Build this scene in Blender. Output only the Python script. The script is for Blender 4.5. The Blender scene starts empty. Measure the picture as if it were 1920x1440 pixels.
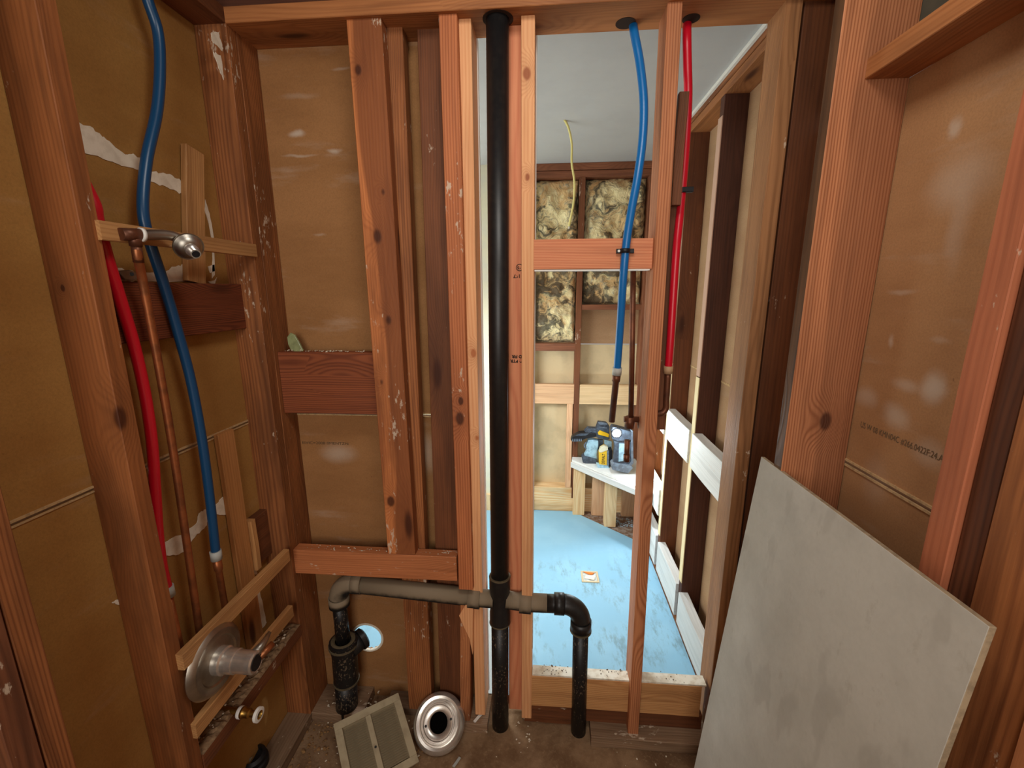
import bpy, bmesh, math, random
from mathutils import Vector, Matrix, noise
random.seed(7)
D = bpy.data
col = bpy.context.scene.collection
sc = bpy.context.scene
H = 1.56                       # camera height above the bathroom floor; geometry is laid out from eye level, lifted by H at the end

# ------------------------------------------------------------------ camera, world, lights, exposure
FPX = 812.54
PI_, RO_, YA_ = (math.radians(a) for a in (12.065, -0.2299, 4.6265))
F = Vector((-math.sin(YA_) * math.cos(PI_), math.cos(YA_) * math.cos(PI_), -math.sin(PI_)))
R0 = Vector((math.cos(YA_), math.sin(YA_), 0)); U0 = R0.cross(F)
R = math.cos(RO_) * R0 + math.sin(RO_) * U0
U = -math.sin(RO_) * R0 + math.cos(RO_) * U0
cam = D.objects.new('camera', D.cameras.new('camera'))
cam.data.sensor_width = 36.0
cam.data.lens = FPX / 1920 * 36.0
cam.data.clip_start = 0.02
M3 = Matrix((R, U, -F)).transposed()
cam.matrix_world = Matrix.Translation((0, 0, H)) @ M3.to_4x4()
col.objects.link(cam); sc.camera = cam

w = D.worlds.new('world'); sc.world = w; w.use_nodes = True
w.node_tree.nodes['Background'].inputs[0].default_value = (1, .96, .92, 1)
w.node_tree.nodes['Background'].inputs[1].default_value = 0.36
vs = sc.view_settings
vs.view_transform = 'Standard'; vs.look = 'None'; vs.gamma = 1; vs.use_curve_mapping = False
vs.exposure = 0.0

def area(name, loc, target, sx, sy, power, color):
    l = D.lights.new(name, 'AREA'); l.shape = 'RECTANGLE'; l.size = sx; l.size_y = sy
    l.energy = power; l.color = color
    o = D.objects.new(name, l); col.objects.link(o); o.location = Vector(loc) + Vector((0, 0, H))
    o.rotation_euler = (Vector(target) - Vector(loc)).to_track_quat('-Z', 'Y').to_euler()
    return o
area('rear_fill_light', (-0.15, -1.3, 0.15), (0.05, 1.3, -0.2), 1.1, 1.1, 25, (1, .96, .90))  # added fill from behind the camera, not a known lamp
area('bathroom_ceiling_light', (0.02, 0.50, 0.86), (0.05, 0.92, -0.6), 0.45, 0.35, 6.4, (1, .96, .89))
area('shower_daylight', (-0.92, 2.1, -0.1), (0.9, 2.2, 0.1), 1.2, 1.2, 11.5, (.93, .98, 1))
area('hole_fill_light', (-0.6, 1.95, -0.3), (-0.6, 2.3, -1.2), 0.5, 0.3, 16, (.88, .94, 1))  # added inside the shower to brighten what shows through the drain hole
def point(name, loc, r, power, color, spot=None):
    l = D.lights.new(name, 'SPOT' if spot else 'POINT'); l.shadow_soft_size = r; l.energy = power; l.color = color
    o = D.objects.new(name, l); col.objects.link(o); o.location = Vector(loc) + Vector((0, 0, H))
    if spot:
        l.spot_size = math.radians(spot[1]); l.spot_blend = .5
        o.rotation_euler = (Vector(spot[0]) - Vector(loc)).to_track_quat('-Z', 'Y').to_euler()
point('tool_lamp_light', (0.428, 2.515, -0.832), 0.015, 1.7, (.80, .92, 1))
point('tool_lamp_beam', (0.428, 2.51, -0.832), 0.015, 13, (.80, .92, 1), ((.72, 1.5, -1.25), 155))

# ------------------------------------------------------------------ helpers
def P(x, y, **k):
    """point of the real plane X=, Y= or Z= seen at photograph pixel x, y (calibrated camera)"""
    d = R * (x - 960) + U * (720 - y) + F * FPX
    (a, v), = k.items()
    return d * (v / d['XYZ'.index(a)])

def lin(c):
    return tuple(((v / 255) / 12.92 if v / 255 <= .04045 else ((v / 255 + .055) / 1.055) ** 2.4) for v in c) + (1,)

class N:
    def __init__(s, name):
        s.m = D.materials.new(name); s.m.use_nodes = True; s.t = s.m.node_tree; s.b = s.t.nodes['Principled BSDF']
    def n(s, typ, **kw):
        nd = s.t.nodes.new(typ)
        for k, v in kw.items():
            if k.startswith('i_'):
                nd.inputs[k[2:]].default_value = v
            else: setattr(nd, k, v)
        return nd
    def set(s, sock, v):
        if isinstance(v, bpy.types.NodeSocket): s.t.links.new(v, sock)
        else: sock.default_value = v
    def math(s, op, a, b=0.0, clamp=False, c=None):
        nd = s.n('ShaderNodeMath', operation=op); nd.use_clamp = clamp
        s.set(nd.inputs[0], a); s.set(nd.inputs[1], b)
        if c is not None: s.set(nd.inputs[2], c)
        return nd.outputs[0]
    def vmath(s, op, a, b, out=0):
        nd = s.n('ShaderNodeVectorMath', operation=op)
        s.set(nd.inputs[0], a); s.set(nd.inputs[1], b); return nd.outputs[out]
    def noise(s, v, scale=1.0, detail=3, rough=.55, out='Fac'):
        nd = s.n('ShaderNodeTexNoise'); s.set(nd.inputs['Vector'], v)
        nd.inputs['Scale'].default_value = scale; nd.inputs['Detail'].default_value = detail; nd.inputs['Roughness'].default_value = rough
        return nd.outputs[out]
    def mix(s, f, a, b, mode='MIX'):
        nd = s.n('ShaderNodeMix', data_type='RGBA', blend_type=mode)
        s.set(nd.inputs[0], f); s.set(nd.inputs[6], a); s.set(nd.inputs[7], b); return nd.outputs[2]
    def step(s, v, lo, hi):
        nd = s.n('ShaderNodeMapRange', interpolation_type='SMOOTHSTEP')
        s.set(nd.inputs[0], v); nd.inputs[1].default_value = lo; nd.inputs[2].default_value = hi
        return nd.outputs[0]
    def coord(s): return s.n('ShaderNodeTexCoord').outputs['Object']
    def rnd(s): return s.n('ShaderNodeObjectInfo').outputs['Random']
    def finish(s, color, rough=.7, bump=None, bs=.3, bd=.002, metal=0, spec=.3):
        s.set(s.b.inputs['Base Color'], color); s.set(s.b.inputs['Roughness'], rough)
        s.b.inputs['Metallic'].default_value = metal; s.b.inputs['Specular IOR Level'].default_value = spec
        if bump is not None:
            b = s.n('ShaderNodeBump'); b.inputs['Strength'].default_value = bs; b.inputs['Distance'].default_value = bd
            s.set(b.inputs['Height'], bump); s.t.links.new(b.outputs[0], s.b.inputs['Normal'])
        return s.m

def wood(name, light, dark, ring=.55, period=.0065, speck=0.0, knots=(), knotgate=.62, blotch=.5, offc=.06, knotcol=(62, 28, 14), cxo=0.0, wob=.055, heart=None, specks=()):
    """boards: local Z runs along the grain. knots = explicit (x, y, z, r) in board coordinates"""
    s = N(name); tc = s.coord(); rn = s.rnd()
    cb = s.n('ShaderNodeCombineXYZ')
    s.set(cb.inputs[0], s.math('MULTIPLY', rn, 13.1)); s.set(cb.inputs[1], s.math('MULTIPLY', rn, 7.7)); s.set(cb.inputs[2], s.math('MULTIPLY', rn, 31.3))
    p = s.vmath('ADD', tc, cb.outputs[0])
    slow = s.noise(s.vmath('MULTIPLY', p, (4, 4, 1.1)), 1, 2, .5, 'Color')
    off = s.vmath('MULTIPLY', s.vmath('SUBTRACT', slow, (.5, .5, .5)), (wob, wob, 0))
    q = s.vmath('ADD', tc, off)
    cc = s.n('ShaderNodeCombineXYZ')
    s.set(cc.inputs[0], s.math('ADD', s.math('MULTIPLY', s.math('SUBTRACT', rn, .5), .14), cxo)); cc.inputs[1].default_value = offc
    q2 = s.vmath('MULTIPLY', s.vmath('SUBTRACT', q, cc.outputs[0]), (1, 1, .02))
    r = s.n('ShaderNodeVectorMath', operation='LENGTH'); s.set(r.inputs[0], q2); r = r.outputs['Value']
    # knots
    vo = s.n('ShaderNodeTexVoronoi'); s.set(vo.inputs['Vector'], s.vmath('MULTIPLY', p, (9, 9, 2.4))); vo.inputs['Scale'].default_value = 1
    sep = s.n('ShaderNodeSeparateColor'); s.set(sep.inputs[0], vo.outputs['Color'])
    gate = s.math('GREATER_THAN', sep.outputs[0], knotgate)
    d = vo.outputs['Distance']
    km = s.math('MULTIPLY', s.step(d, .17, .06), gate)
    sw = s.math('MULTIPLY', s.step(d, .55, .0), gate)
    for (kx, ky, kz, kr) in knots:
        dd = s.n('ShaderNodeVectorMath', operation='LENGTH')
        s.set(dd.inputs[0], s.vmath('MULTIPLY', s.vmath('SUBTRACT', q, (kx, ky, kz)), (1, 1, .62)))
        dl = dd.outputs['Value']
        km = s.math('MAXIMUM', km, s.step(dl, kr * 1.05, kr * .55)); sw = s.math('MAXIMUM', sw, s.step(dl, kr * 3.4, 0.0))
    r = s.math('ADD', r, s.math('MULTIPLY', sw, .035))
    rings = s.math('POWER', s.math('ADD', s.math('MULTIPLY', s.math('SINE', s.math('MULTIPLY', r, 6.283 / period)), .5), .5), 1.8)
    streak = s.noise(s.vmath('MULTIPLY', p, (170, 170, 5)), 1, 3, .6)
    f = s.math('ADD', s.math('MULTIPLY', rings, ring), s.math('MULTIPLY', s.math('SUBTRACT', streak, .42), 1.0), clamp=True)
    c = s.mix(f, lin(light), lin(dark))
    bl = s.noise(s.vmath('MULTIPLY', p, (9, 9, 2.2)), 1, 4, .6)
    bf = s.step(bl, .38, .68)
    c = s.mix(s.math('MULTIPLY', bf, blotch), c, lin(tuple(v * .62 for v in dark)))
    lg = s.noise(s.vmath('MULTIPLY', s.vmath('ADD', p, off), (46, 46, 2.0)), 1, 3, .6)
    c = s.mix(s.math('MULTIPLY', s.step(lg, .48, .70), .25 + .5*blotch), c, lin(tuple(v * .78 for v in dark)))
    if heart:
        sx = s.n('ShaderNodeSeparateXYZ'); s.set(sx.inputs[0], s.vmath('ADD', tc, s.vmath('MULTIPLY', s.vmath('SUBTRACT', slow, (.5, .5, .5)), (.16, 0, 0))))
        hf = s.math('MULTIPLY', s.step(sx.outputs[0], heart[0], heart[0] + .012), heart[1])
        c = s.mix(hf, c, lin(tuple(v * .72 for v in dark)))
    tint = s.math('ADD', s.math('MULTIPLY', rn, .22), .87)
    tv = s.n('ShaderNodeCombineColor')
    for i in range(3): s.set(tv.inputs[i], tint)
    c = s.mix(1.0, c, tv.outputs[0], 'MULTIPLY')
    c = s.mix(s.math('MULTIPLY', sw, .35), c, lin(tuple(v * .8 for v in dark)))
    c = s.mix(s.math('MULTIPLY', km, .85), c, lin(knotcol))
    if speck:
        sp = s.noise(s.vmath('MULTIPLY', p, (60, 60, 26)), 1, 4, .65)
        sp2 = s.noise(s.vmath('MULTIPLY', p, (7, 7, 3)), 1, 2, .5)
        g = s.step(s.math('ADD', s.math('MULTIPLY', sp, .6), s.math('MULTIPLY', sp2, .5)), .69 - speck * .1, .74 - speck * .1)
        c = s.mix(s.math('MULTIPLY', g, .75), c, lin((214, 196, 172)))
    return s.finish(c, .62, s.math('ADD', f, s.math('MULTIPLY', km, 1.0)), .35, .0012)

def paper(name, base, base2, dust=.5, spots=()):
    """raw back of drywall; object coordinates are scene coordinates (sheets keep their origin at the layout origin)"""
    s = N(name); tc = s.coord()
    fine = s.noise(tc, 240, 4, .8)
    big = s.noise(s.vmath('MULTIPLY', tc, (2.2, 2.2, 6)), 1, 4, .6)
    c = s.mix(s.step(big, .3, .7), lin(base), lin(base2))
    c = s.mix(s.math('MULTIPLY', s.math('SUBTRACT', fine, .4), 1.1, clamp=True), c, lin(tuple(v * .6 for v in base)))
    sm = s.noise(s.vmath('MULTIPLY', tc, (2.5, 2.5, 11)), 1.3, 5, .62)
    c = s.mix(s.math('MULTIPLY', s.step(sm, .56, .8), dust), c, lin((198, 178, 158)))
    sp = s.noise(tc, 95, 2, .5)
    c = s.mix(s.math('MULTIPLY', s.step(sp, .76, .8), .35), c, lin((90, 52, 24)))
    for (px, py, pz, rx, rz, k) in spots:
        dd = s.n('ShaderNodeVectorMath', operation='LENGTH')
        wob = s.vmath('MULTIPLY', s.vmath('SUBTRACT', s.noise(tc, 16, 4, .6, 'Color'), (.5, .5, .5)), (.035, .035, .02))
        s.set(dd.inputs[0], s.vmath('MULTIPLY', s.vmath('SUBTRACT', s.vmath('ADD', tc, wob), (px, py, pz)), (1 / rx, 1 / rx, 1 / rz)))
        c = s.mix(s.math('MULTIPLY', s.step(dd.outputs['Value'], 1.0, .1), k), c, lin((205, 190, 172)))
    return s.finish(c, .85, fine, .15, .001)

def flat(name, c, rough=.6, metal=0, n=0.0, nscale=30, c2=None, bump=0, spec=.4):
    s = N(name)
    if n or bump:
        tc = s.coord(); f = s.noise(tc, nscale, 4, .6)
        cc = s.mix(s.math('MULTIPLY', s.step(f, .4, .68), n), lin(c), lin(c2 or tuple(v * .6 for v in c)))
        return s.finish(cc, rough, f if bump else None, bump, .002, metal, spec)
    return s.finish(lin(c), rough, metal=metal, spec=spec)

def kn(px, py, r, center, **pl):
    p = P(px, py, **pl) - Vector(center)
    return (p.x, p.y, p.z, r)
def stud_centre(tx, bx, ty, by, w_, yf, dep, z0, z1, left=True):
    a = P(tx, ty, Y=yf); b = P(bx, by, Y=yf); zm = (z0+z1)/2
    return (b.x + (a.x-b.x)*(zm-b.z)/(a.z-b.z) + (w_/2 if left else -w_/2), yf+dep/2, zm)
# ---- mesh helpers
def link(name, bm, m, parent=None, center=True, smooth=False, mw=None):
    me = D.meshes.new(name)
    if center and mw is None and len(bm.verts):
        c = Vector((0, 0, 0))
        lo = Vector([min(v.co[i] for v in bm.verts) for i in range(3)]); hi = Vector([max(v.co[i] for v in bm.verts) for i in range(3)])
        c = (lo + hi) / 2
        bmesh.ops.translate(bm, verts=bm.verts, vec=-c); mw = Matrix.Translation(c)
    bmesh.ops.recalc_face_normals(bm, faces=bm.faces)
    bm.to_mesh(me); bm.free()
    if smooth:
        for p in me.polygons: p.use_smooth = True
    me.materials.append(m)
    o = D.objects.new(name, me); col.objects.link(o)
    if mw is not None: o.matrix_basis = mw
    if parent is not None:
        o.parent = parent
        o.matrix_parent_inverse = pw(parent).inverted()
    return o
def pw(o):
    m = o.matrix_basis
    while o.parent is not None:
        m = pw(o.parent) @ o.matrix_parent_inverse @ m if False else (pw(o.parent) @ o.matrix_parent_inverse @ m); break
    return m
def tag(o, label=None, cat=None, group=None, kind=None):
    for k, v in (('label', label), ('category', cat), ('group', group), ('kind', kind)):
        if v: o[k] = v
    return o
def thing(name, label, cat, loc, group=None):
    o = D.objects.new(name, None); col.objects.link(o); o.location = loc; o.empty_display_size = .05
    return tag(o, label, cat, group)
def structure(name, loc=(0, 0, 0)):
    o = D.objects.new(name, None); col.objects.link(o); o.location = loc; o['kind'] = 'structure'
    return o

def boardmesh(w, d, L, bev=.0015, seg=6, crook=.0015, rng=random):
    bm = bmesh.new(); rows = []
    a, b = rng.uniform(-1, 1), rng.uniform(-1, 1)
    for i in range(seg + 1):
        t = i / seg; z = (t - .5) * L
        ox = math.sin(t * 3.14) * crook * a + math.sin(t * 9 + b) * crook * .3; oy = math.sin(t * 3.14 + .4) * crook * b * .6
        e = min(bev, w / 4, d / 4); ring = []
        for x, y in ((-w/2+e, -d/2), (w/2-e, -d/2), (w/2, -d/2+e), (w/2, d/2-e), (w/2-e, d/2), (-w/2+e, d/2), (-w/2, d/2-e), (-w/2, -d/2+e)):
            ring.append(bm.verts.new((x + ox, y + oy, z)))
        rows.append(ring)
    for i in range(seg):
        for k in range(8):
            bm.faces.new((rows[i][k], rows[i][(k+1) % 8], rows[i+1][(k+1) % 8], rows[i+1][k]))
    bm.faces.new(rows[0]); bm.faces.new(rows[-1])
    return bm
def board(name, p0, p1, w, d, m, parent, label=None, wdir=(1, 0, 0), **kw):
    """straight timber from p0 to p1 (centre line); w measured along wdir, d across; local Z = grain"""
    p0, p1 = Vector(p0), Vector(p1); z = (p1 - p0); L = z.length; z.normalize()
    x = Vector(wdir); x = (x - z * x.dot(z)).normalized(); y = z.cross(x)
    mw = Matrix((x, y, z)).transposed().to_4x4(); mw.translation = (p0 + p1) / 2
    o = link(name, boardmesh(w, d, L, **kw), m, parent, mw=mw)
    if label: o['label'] = label
    return o
def box(name, x0, x1, y0, y1, z0, z1, m, parent, axis='Z', label=None, **kw):
    c = Vector(((x0+x1)/2, (y0+y1)/2, (z0+z1)/2))
    if axis == 'Z': return board(name, (c.x, c.y, z0), (c.x, c.y, z1), x1-x0, y1-y0, m, parent, label, (1, 0, 0), **kw)
    if axis == 'X': return board(name, (x0, c.y, c.z), (x1, c.y, c.z), y1-y0, z1-z0, m, parent, label, (0, 1, 0), **kw)
    return board(name, (c.x, y0, c.z), (c.x, y1, c.z), x1-x0, z1-z0, m, parent, label, (1, 0, 0), **kw)
def slab(name, x0, x1, y0, y1, z0, z1, m, parent=None, kind=None, label=None):
    bm = bmesh.new(); bmesh.ops.create_cube(bm, size=1)
    for v in bm.verts:
        v.co = Vector(((x0+x1)/2 + v.co.x*(x1-x0), (y0+y1)/2 + v.co.y*(y1-y0), (z0+z1)/2 + v.co.z*(z1-z0)))
    o = link(name, bm, m, parent, center=False)
    if kind: o['kind'] = kind
    if label: o['label'] = label
    return o
def catmull(pts, n=8):
    pts = [Vector(p) for p in pts]; out = []
    for i in range(len(pts)-1):
        a = pts[max(i-1, 0)]; b = pts[i]; c = pts[i+1]; d = pts[min(i+2, len(pts)-1)]
        for k in range(n):
            t = k/n
            out.append(.5*((2*b)+(c-a)*t+(2*a-5*b+4*c-d)*t*t+(3*b-a-3*c+d)*t**3))
    out.append(pts[-1]); return out
def tube(name, pts, r, m, parent=None, sides=20, radii=None, closed_ends=True, label=None, hollow=0):
    pts = [Vector(p) for p in pts]; bm = bmesh.new(); rings = []
    t = (pts[1]-pts[0]).normalized(); up = Vector((0, 0, 1)) if abs(t.z) < .9 else Vector((1, 0, 0)); x = t.cross(up).normalized()
    for i, p in enumerate(pts):
        t2 = ((pts[min(i+1, len(pts)-1)] - pts[max(i-1, 0)])).normalized()
        x = (x - t2*x.dot(t2)).normalized(); y = t2.cross(x); rr = radii[i] if radii else r
        rings.append([bm.verts.new(p + (x*math.cos(a*2*math.pi/sides) + y*math.sin(a*2*math.pi/sides))*rr) for a in range(sides)])
    for i in range(len(rings)-1):
        for k in range(sides):
            bm.faces.new((rings[i][k], rings[i][(k+1) % sides], rings[i+1][(k+1) % sides], rings[i+1][k]))
    if closed_ends:
        for ring in (rings[0], rings[-1]):
            bm.faces.new(ring)
    o = link(name, bm, m, parent, smooth=True)
    for p in o.data.polygons:
        if len(p.vertices) > 4: p.use_smooth = False
    if label: o['label'] = label
    return o
def lathe(name, origin, axis, prof, m, parent=None, sides=40, label=None, smooth=True):
    """prof = list of (radius, height along axis)"""
    origin = Vector(origin); z = Vector(axis).normalized()
    x = z.orthogonal().normalized(); y = z.cross(x); bm = bmesh.new(); rings = []
    for (r, h) in prof:
        if r < 1e-6: rings.append([bm.verts.new(origin + z*h)])
        else: rings.append([bm.verts.new(origin + z*h + (x*math.cos(a*2*math.pi/sides)+y*math.sin(a*2*math.pi/sides))*r) for a in range(sides)])
    for a, b in zip(rings, rings[1:]):
        if len(a) == 1 and len(b) == 1: continue
        for k in range(sides):
            k2 = (k+1) % sides
            if len(a) == 1: bm.faces.new((a[0], b[k], b[k2]))
            elif len(b) == 1: bm.faces.new((a[k], a[k2], b[0]))
            else: bm.faces.new((a[k], a[k2], b[k2], b[k]))
    o = link(name, bm, m, parent, smooth=smooth)
    if smooth:
        bpy.context.view_layer.update()
        o.data.set_sharp_from_angle(angle=math.radians(40))
    if label: o['label'] = label
    return o
def prism(name, pts, vec, m, parent=None, label=None, center=True, bevel=0):
    """polygon pts (3D, planar) extruded by vec"""
    bm = bmesh.new(); a = [bm.verts.new(Vector(p)) for p in pts]; b = [bm.verts.new(Vector(p)+Vector(vec)) for p in pts]
    n = len(pts); bm.faces.new(a); bm.faces.new(b)
    for i in range(n): bm.faces.new((a[i], a[(i+1) % n], b[(i+1) % n], b[i]))
    bmesh.ops.recalc_face_normals(bm, faces=bm.faces)
    if bevel: bmesh.ops.bevel(bm, geom=bm.edges[:], offset=bevel, segments=2, affect='EDGES', profile=.5)
    o = link(name, bm, m, parent, center=center)
    if label: o['label'] = label
    return o
def ragged(pts, amp, sub=5, seed=0):
    """subdivide a closed 2D outline and roughen it"""
    rg = random.Random(seed); out = []
    n = len(pts)
    for i in range(n):
        a, b = Vector(pts[i]), Vector(pts[(i+1) % n])
        for k in range(sub):
            t = k/sub; p = a.lerp(b, t)
            if k: p += Vector((rg.uniform(-amp, amp), rg.uniform(-amp, amp)))
            out.append(p)
    return out
def chips(name, spots, m, parent=None, seed=1, rmin=.002, rmax=.007, label=None):
    """many little crumbs; spots = list of (centre, spread vector, count)"""
    rg = random.Random(seed); bm = bmesh.new()
    for c, sp, n in spots:
        for _ in range(n):
            p = Vector(c) + Vector((rg.uniform(-1, 1)*sp[0], rg.uniform(-1, 1)*sp[1], rg.uniform(0, 1)*sp[2]))
            r = rg.uniform(rmin, rmax) * (1.6 if rg.random() < .08 else 1)
            mt = Matrix.Translation(p) @ Matrix.Rotation(rg.uniform(0, 6), 4, 'Z') @ Matrix.Rotation(rg.uniform(-.4, .4), 4, 'X') @ Matrix.Diagonal((r*rg.uniform(.7, 1.5), r*rg.uniform(.6, 1), r*rg.uniform(.25, .6), 1))
            g = bmesh.ops.create_icosphere(bm, subdivisions=1, radius=1, matrix=mt)
    o = link(name, bm, m, parent)
    o['kind'] = 'stuff'
    if label: o['label'] = label
    return o
def text(name, s, origin, xdir, ydir, size, m, parent, width=None, bold=0.0):
    c = D.curves.new(name, 'FONT'); c.body = s; c.size = size; c.offset = bold*size
    t = D.objects.new(name, c); col.objects.link(t); bpy.context.view_layer.update()
    me = D.meshes.new_from_object(t.evaluated_get(bpy.context.evaluated_depsgraph_get()))
    D.objects.remove(t)
    x = Vector(xdir).normalized(); y = Vector(ydir).normalized(); z = x.cross(y)
    sx = 1
    if width:
        wd = max(v.co.x for v in me.vertices) - min(v.co.x for v in me.vertices); sx = width/wd
    for v in me.vertices: v.co.x *= sx
    mw = Matrix((x, y, z)).transposed().to_4x4(); mw.translation = Vector(origin)
    me.materials.clear(); me.materials.append(m)
    o = D.objects.new(name, me); col.objects.link(o); o.matrix_basis = mw
    if parent is not None:
        o.parent = parent; o.matrix_parent_inverse = pw(parent).inverted()
    return o

# ------------------------------------------------------------------ materials
W_RED = wood('red_fir', (196, 128, 82), (150, 88, 52), speck=.2, cxo=.12, wob=.035)
W_RED2 = wood('red_fir_straight', (204, 134, 90), (158, 92, 56), period=.0052, ring=.75, cxo=.2, offc=.12, blotch=.25, knotgate=.85, wob=.025)
W_OLD = wood('old_brown_fir', (172, 108, 62), (120, 68, 37), speck=.35, cxo=.1, wob=.035)
W_DARK = wood('dark_aged_fir', (124, 74, 44), (88, 50, 30), blotch=.4, speck=.05, ring=.3, cxo=.1, wob=.03)
W_DARK2 = wood('very_dark_fir', (94, 56, 40), (64, 36, 26), blotch=.3, ring=.3, cxo=.1, wob=.03)
W_NEW = wood('new_pale_fir', (240, 178, 126), (210, 138, 90), ring=.5, blotch=.08, knotgate=.93, offc=.1, knotcol=(150, 84, 44), cxo=.12, wob=.03)
W_PINK = wood('pinkish_new_fir', (232, 152, 108), (206, 118, 80), ring=.5, blotch=.1, knotgate=.9, offc=.1, knotcol=(130, 66, 36))
W_PALE = wood('pale_pine', (238, 208, 160), (214, 170, 118), ring=.45, blotch=.08, knotgate=.85, knotcol=(130, 84, 48))
W_LATH = wood('old_lath', (206, 154, 98), (162, 108, 62), ring=.35, blotch=.3, knotgate=.85, speck=.1)
W_PLATE = wood('plate_fir', (180, 118, 70), (140, 82, 44), ring=.35, blotch=.3, knotgate=.7)
W_LAMPLIT = wood('lamplit_white_fir', (226, 226, 222), (196, 196, 192), ring=.3, blotch=.08, knotgate=.9, knotcol=(140, 120, 100), speck=.2)  # fir whitened to carry the work lamp's glare in its colour
W_DUSTY = wood('dusty_grey_fir', (150, 122, 96), (112, 82, 58), ring=.3, blotch=.35, speck=.6)
W_GREYF = wood('weathered_fir', (176, 124, 80), (134, 88, 52), ring=.5, blotch=.35, speck=.05, knotgate=.6)
DRY_L = paper('drywall_back_left', (178, 132, 70), (163, 116, 58), .18)
DRY_F = paper('drywall_back_front', (170, 122, 76), (154, 108, 64), .35,
              spots=[tuple(P(x, y, Y=1.372)) + (a, b, k) for x, y, a, b, k in ((558, 250, .035, .013, .8), (628, 283, .03, .009, .6), (560, 292, .07, .006, .45), (600, 440, .03, .006, .3), (635, 850, .09, .05, .45), (800, 850, .05, .10, .4), (640, 128, .04, .006, .3), (560, 180, .08, .012, .2))])
DRY_R = paper('drywall_back_right', (188, 142, 98), (172, 126, 84), .35,
              spots=[tuple(P(x, y, X=.70)) + (a, b, k) for x, y, a, b, k in ((1748, 728, .035, .045, .75), (1700, 722, .05, .02, .35), (1680, 780, .05, .035, .45), (1625, 745, .05, .03, .35), (1792, 240, .020, .026, .6), (1672, 640, .012, .02, .45), (1760, 640, .03, .01, .25), (1800, 340, .09, .07, .35), (1795, 430, .03, .10, .25), (1690, 548, .05, .008, .35), (1640, 900, .05, .08, .2), (1740, 850, .05, .04, .35))])
DRY_B = paper('drywall_back_shower', (186, 150, 112), (170, 132, 96), .15)
CREAM = flat('cream_wall', (226, 220, 190), .8, n=.35, nscale=5, c2=(200, 205, 205))
CEIL = flat('shower_ceiling', (190, 190, 188), .85, n=.3, nscale=7, c2=(176, 176, 176))
PLASTER = flat('torn_white_paper', (242, 232, 212), .9, n=.4, nscale=40, c2=(205, 190, 165), bump=.5)
CHIP = flat('plaster_chip', (226, 212, 188), .9, n=.4, nscale=60)
PAPER_EDGE = flat('torn_paper_edge', (206, 172, 124), .9, n=.5, nscale=120)
BLACK = flat('abs_black', (24, 23, 24), .42, n=.5, nscale=60, c2=(40, 36, 32), spec=.5)
ABSLAB = flat('abs_cement_ring', (96, 84, 62), .7, n=.4, nscale=60)
PEXB = flat('blue_pex', (10, 104, 172), .33, spec=.5)
PEXN = flat('navy_pex', (12, 66, 106), .33, spec=.5)
PEXR = flat('red_pex', (206, 16, 40), .33, spec=.5)
COPPER = flat('aged_copper', (178, 108, 66), .42, metal=.75, n=.6, nscale=28, c2=(110, 74, 50))
COPPERD = flat('dark_copper', (120, 74, 52), .45, metal=.6, n=.6, nscale=28, c2=(72, 48, 38))
CHROME = flat('worn_chrome', (226, 222, 214), .27, metal=.8, n=.5, nscale=14, c2=(150, 144, 134))
CHROMED = flat('dull_chrome', (188, 182, 170), .38, metal=1, n=.5, nscale=10, c2=(92, 86, 78))
BRASS = flat('brass', (190, 148, 76), .35, metal=1, n=.4, nscale=30)
GREYRING = flat('grey_crimp_ring', (176, 178, 172), .5)
WHITEP = flat('white_sealant', (232, 230, 222), .7)
STRAP = flat('galvanised_steel', (150, 146, 138), .35, metal=.9, n=.4, nscale=20)
BLK = flat('black_plastic', (22, 22, 25), .5)
YEL = flat('tool_yellow', (240, 190, 30), .45)
GREYT = flat('tool_grey', (92, 100, 112), .5, n=.4, nscale=40, c2=(150, 172, 190))
TOOL_LIT = flat('lamplit_blue_tool', (160, 196, 212), .7, n=.6, nscale=34, c2=(92, 120, 142))  # pale blue is the lamp's glare put into the plastic's colour
INK = flat('black_ink', (40, 34, 28), .9)
INKS = flat('faded_ink', (84, 66, 46), .9)
WIREY = flat('yellow_wire_jacket', (226, 216, 138), .5)
PUTTY = flat('grey_green_shard', (150, 158, 112), .25, n=.4, nscale=50)
TARP = flat('dark_grey_backing_board', (72, 70, 58), .9, n=.5, nscale=12, c2=(92, 86, 70))
MORTAR = flat('mortar_crust', (140, 112, 82), .95, n=.8, nscale=70, c2=(92, 66, 42), bump=1)
PIPEDUST = None
def dusty_black():
    s = N('dusty_abs'); tc = s.coord()
    g = s.n('ShaderNodeNewGeometry'); sp = s.n('ShaderNodeSeparateXYZ'); s.set(sp.inputs[0], g.outputs['Normal'])
    f = s.noise(tc, 26, 4, .6)
    up = s.step(s.math('ADD', sp.outputs[2], s.math('MULTIPLY', s.math('SUBTRACT', f, .5), .8)), -.55, .15)
    c = s.mix(up, lin((30, 27, 24)), lin((136, 120, 98)))
    return s.finish(c, .75, f, .3, .002)
PIPEDUST = dusty_black()
def speckled_black():
    s = N('splashed_abs'); tc = s.coord()
    f = s.noise(s.vmath('MULTIPLY', tc, (1, 1, .6)), 170, 2, .5); g = s.noise(tc, 14, 2, .5)
    m = s.step(s.math('ADD', s.math('MULTIPLY', f, .8), s.math('MULTIPLY', g, .3)), .635, .67)
    c = s.mix(s.math('MULTIPLY', m, .6), lin((21, 20, 21)), lin((120, 104, 84)))
    return s.finish(c, .45, f, .3, .001, spec=.5)
SPLASH = speckled_black()
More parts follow.
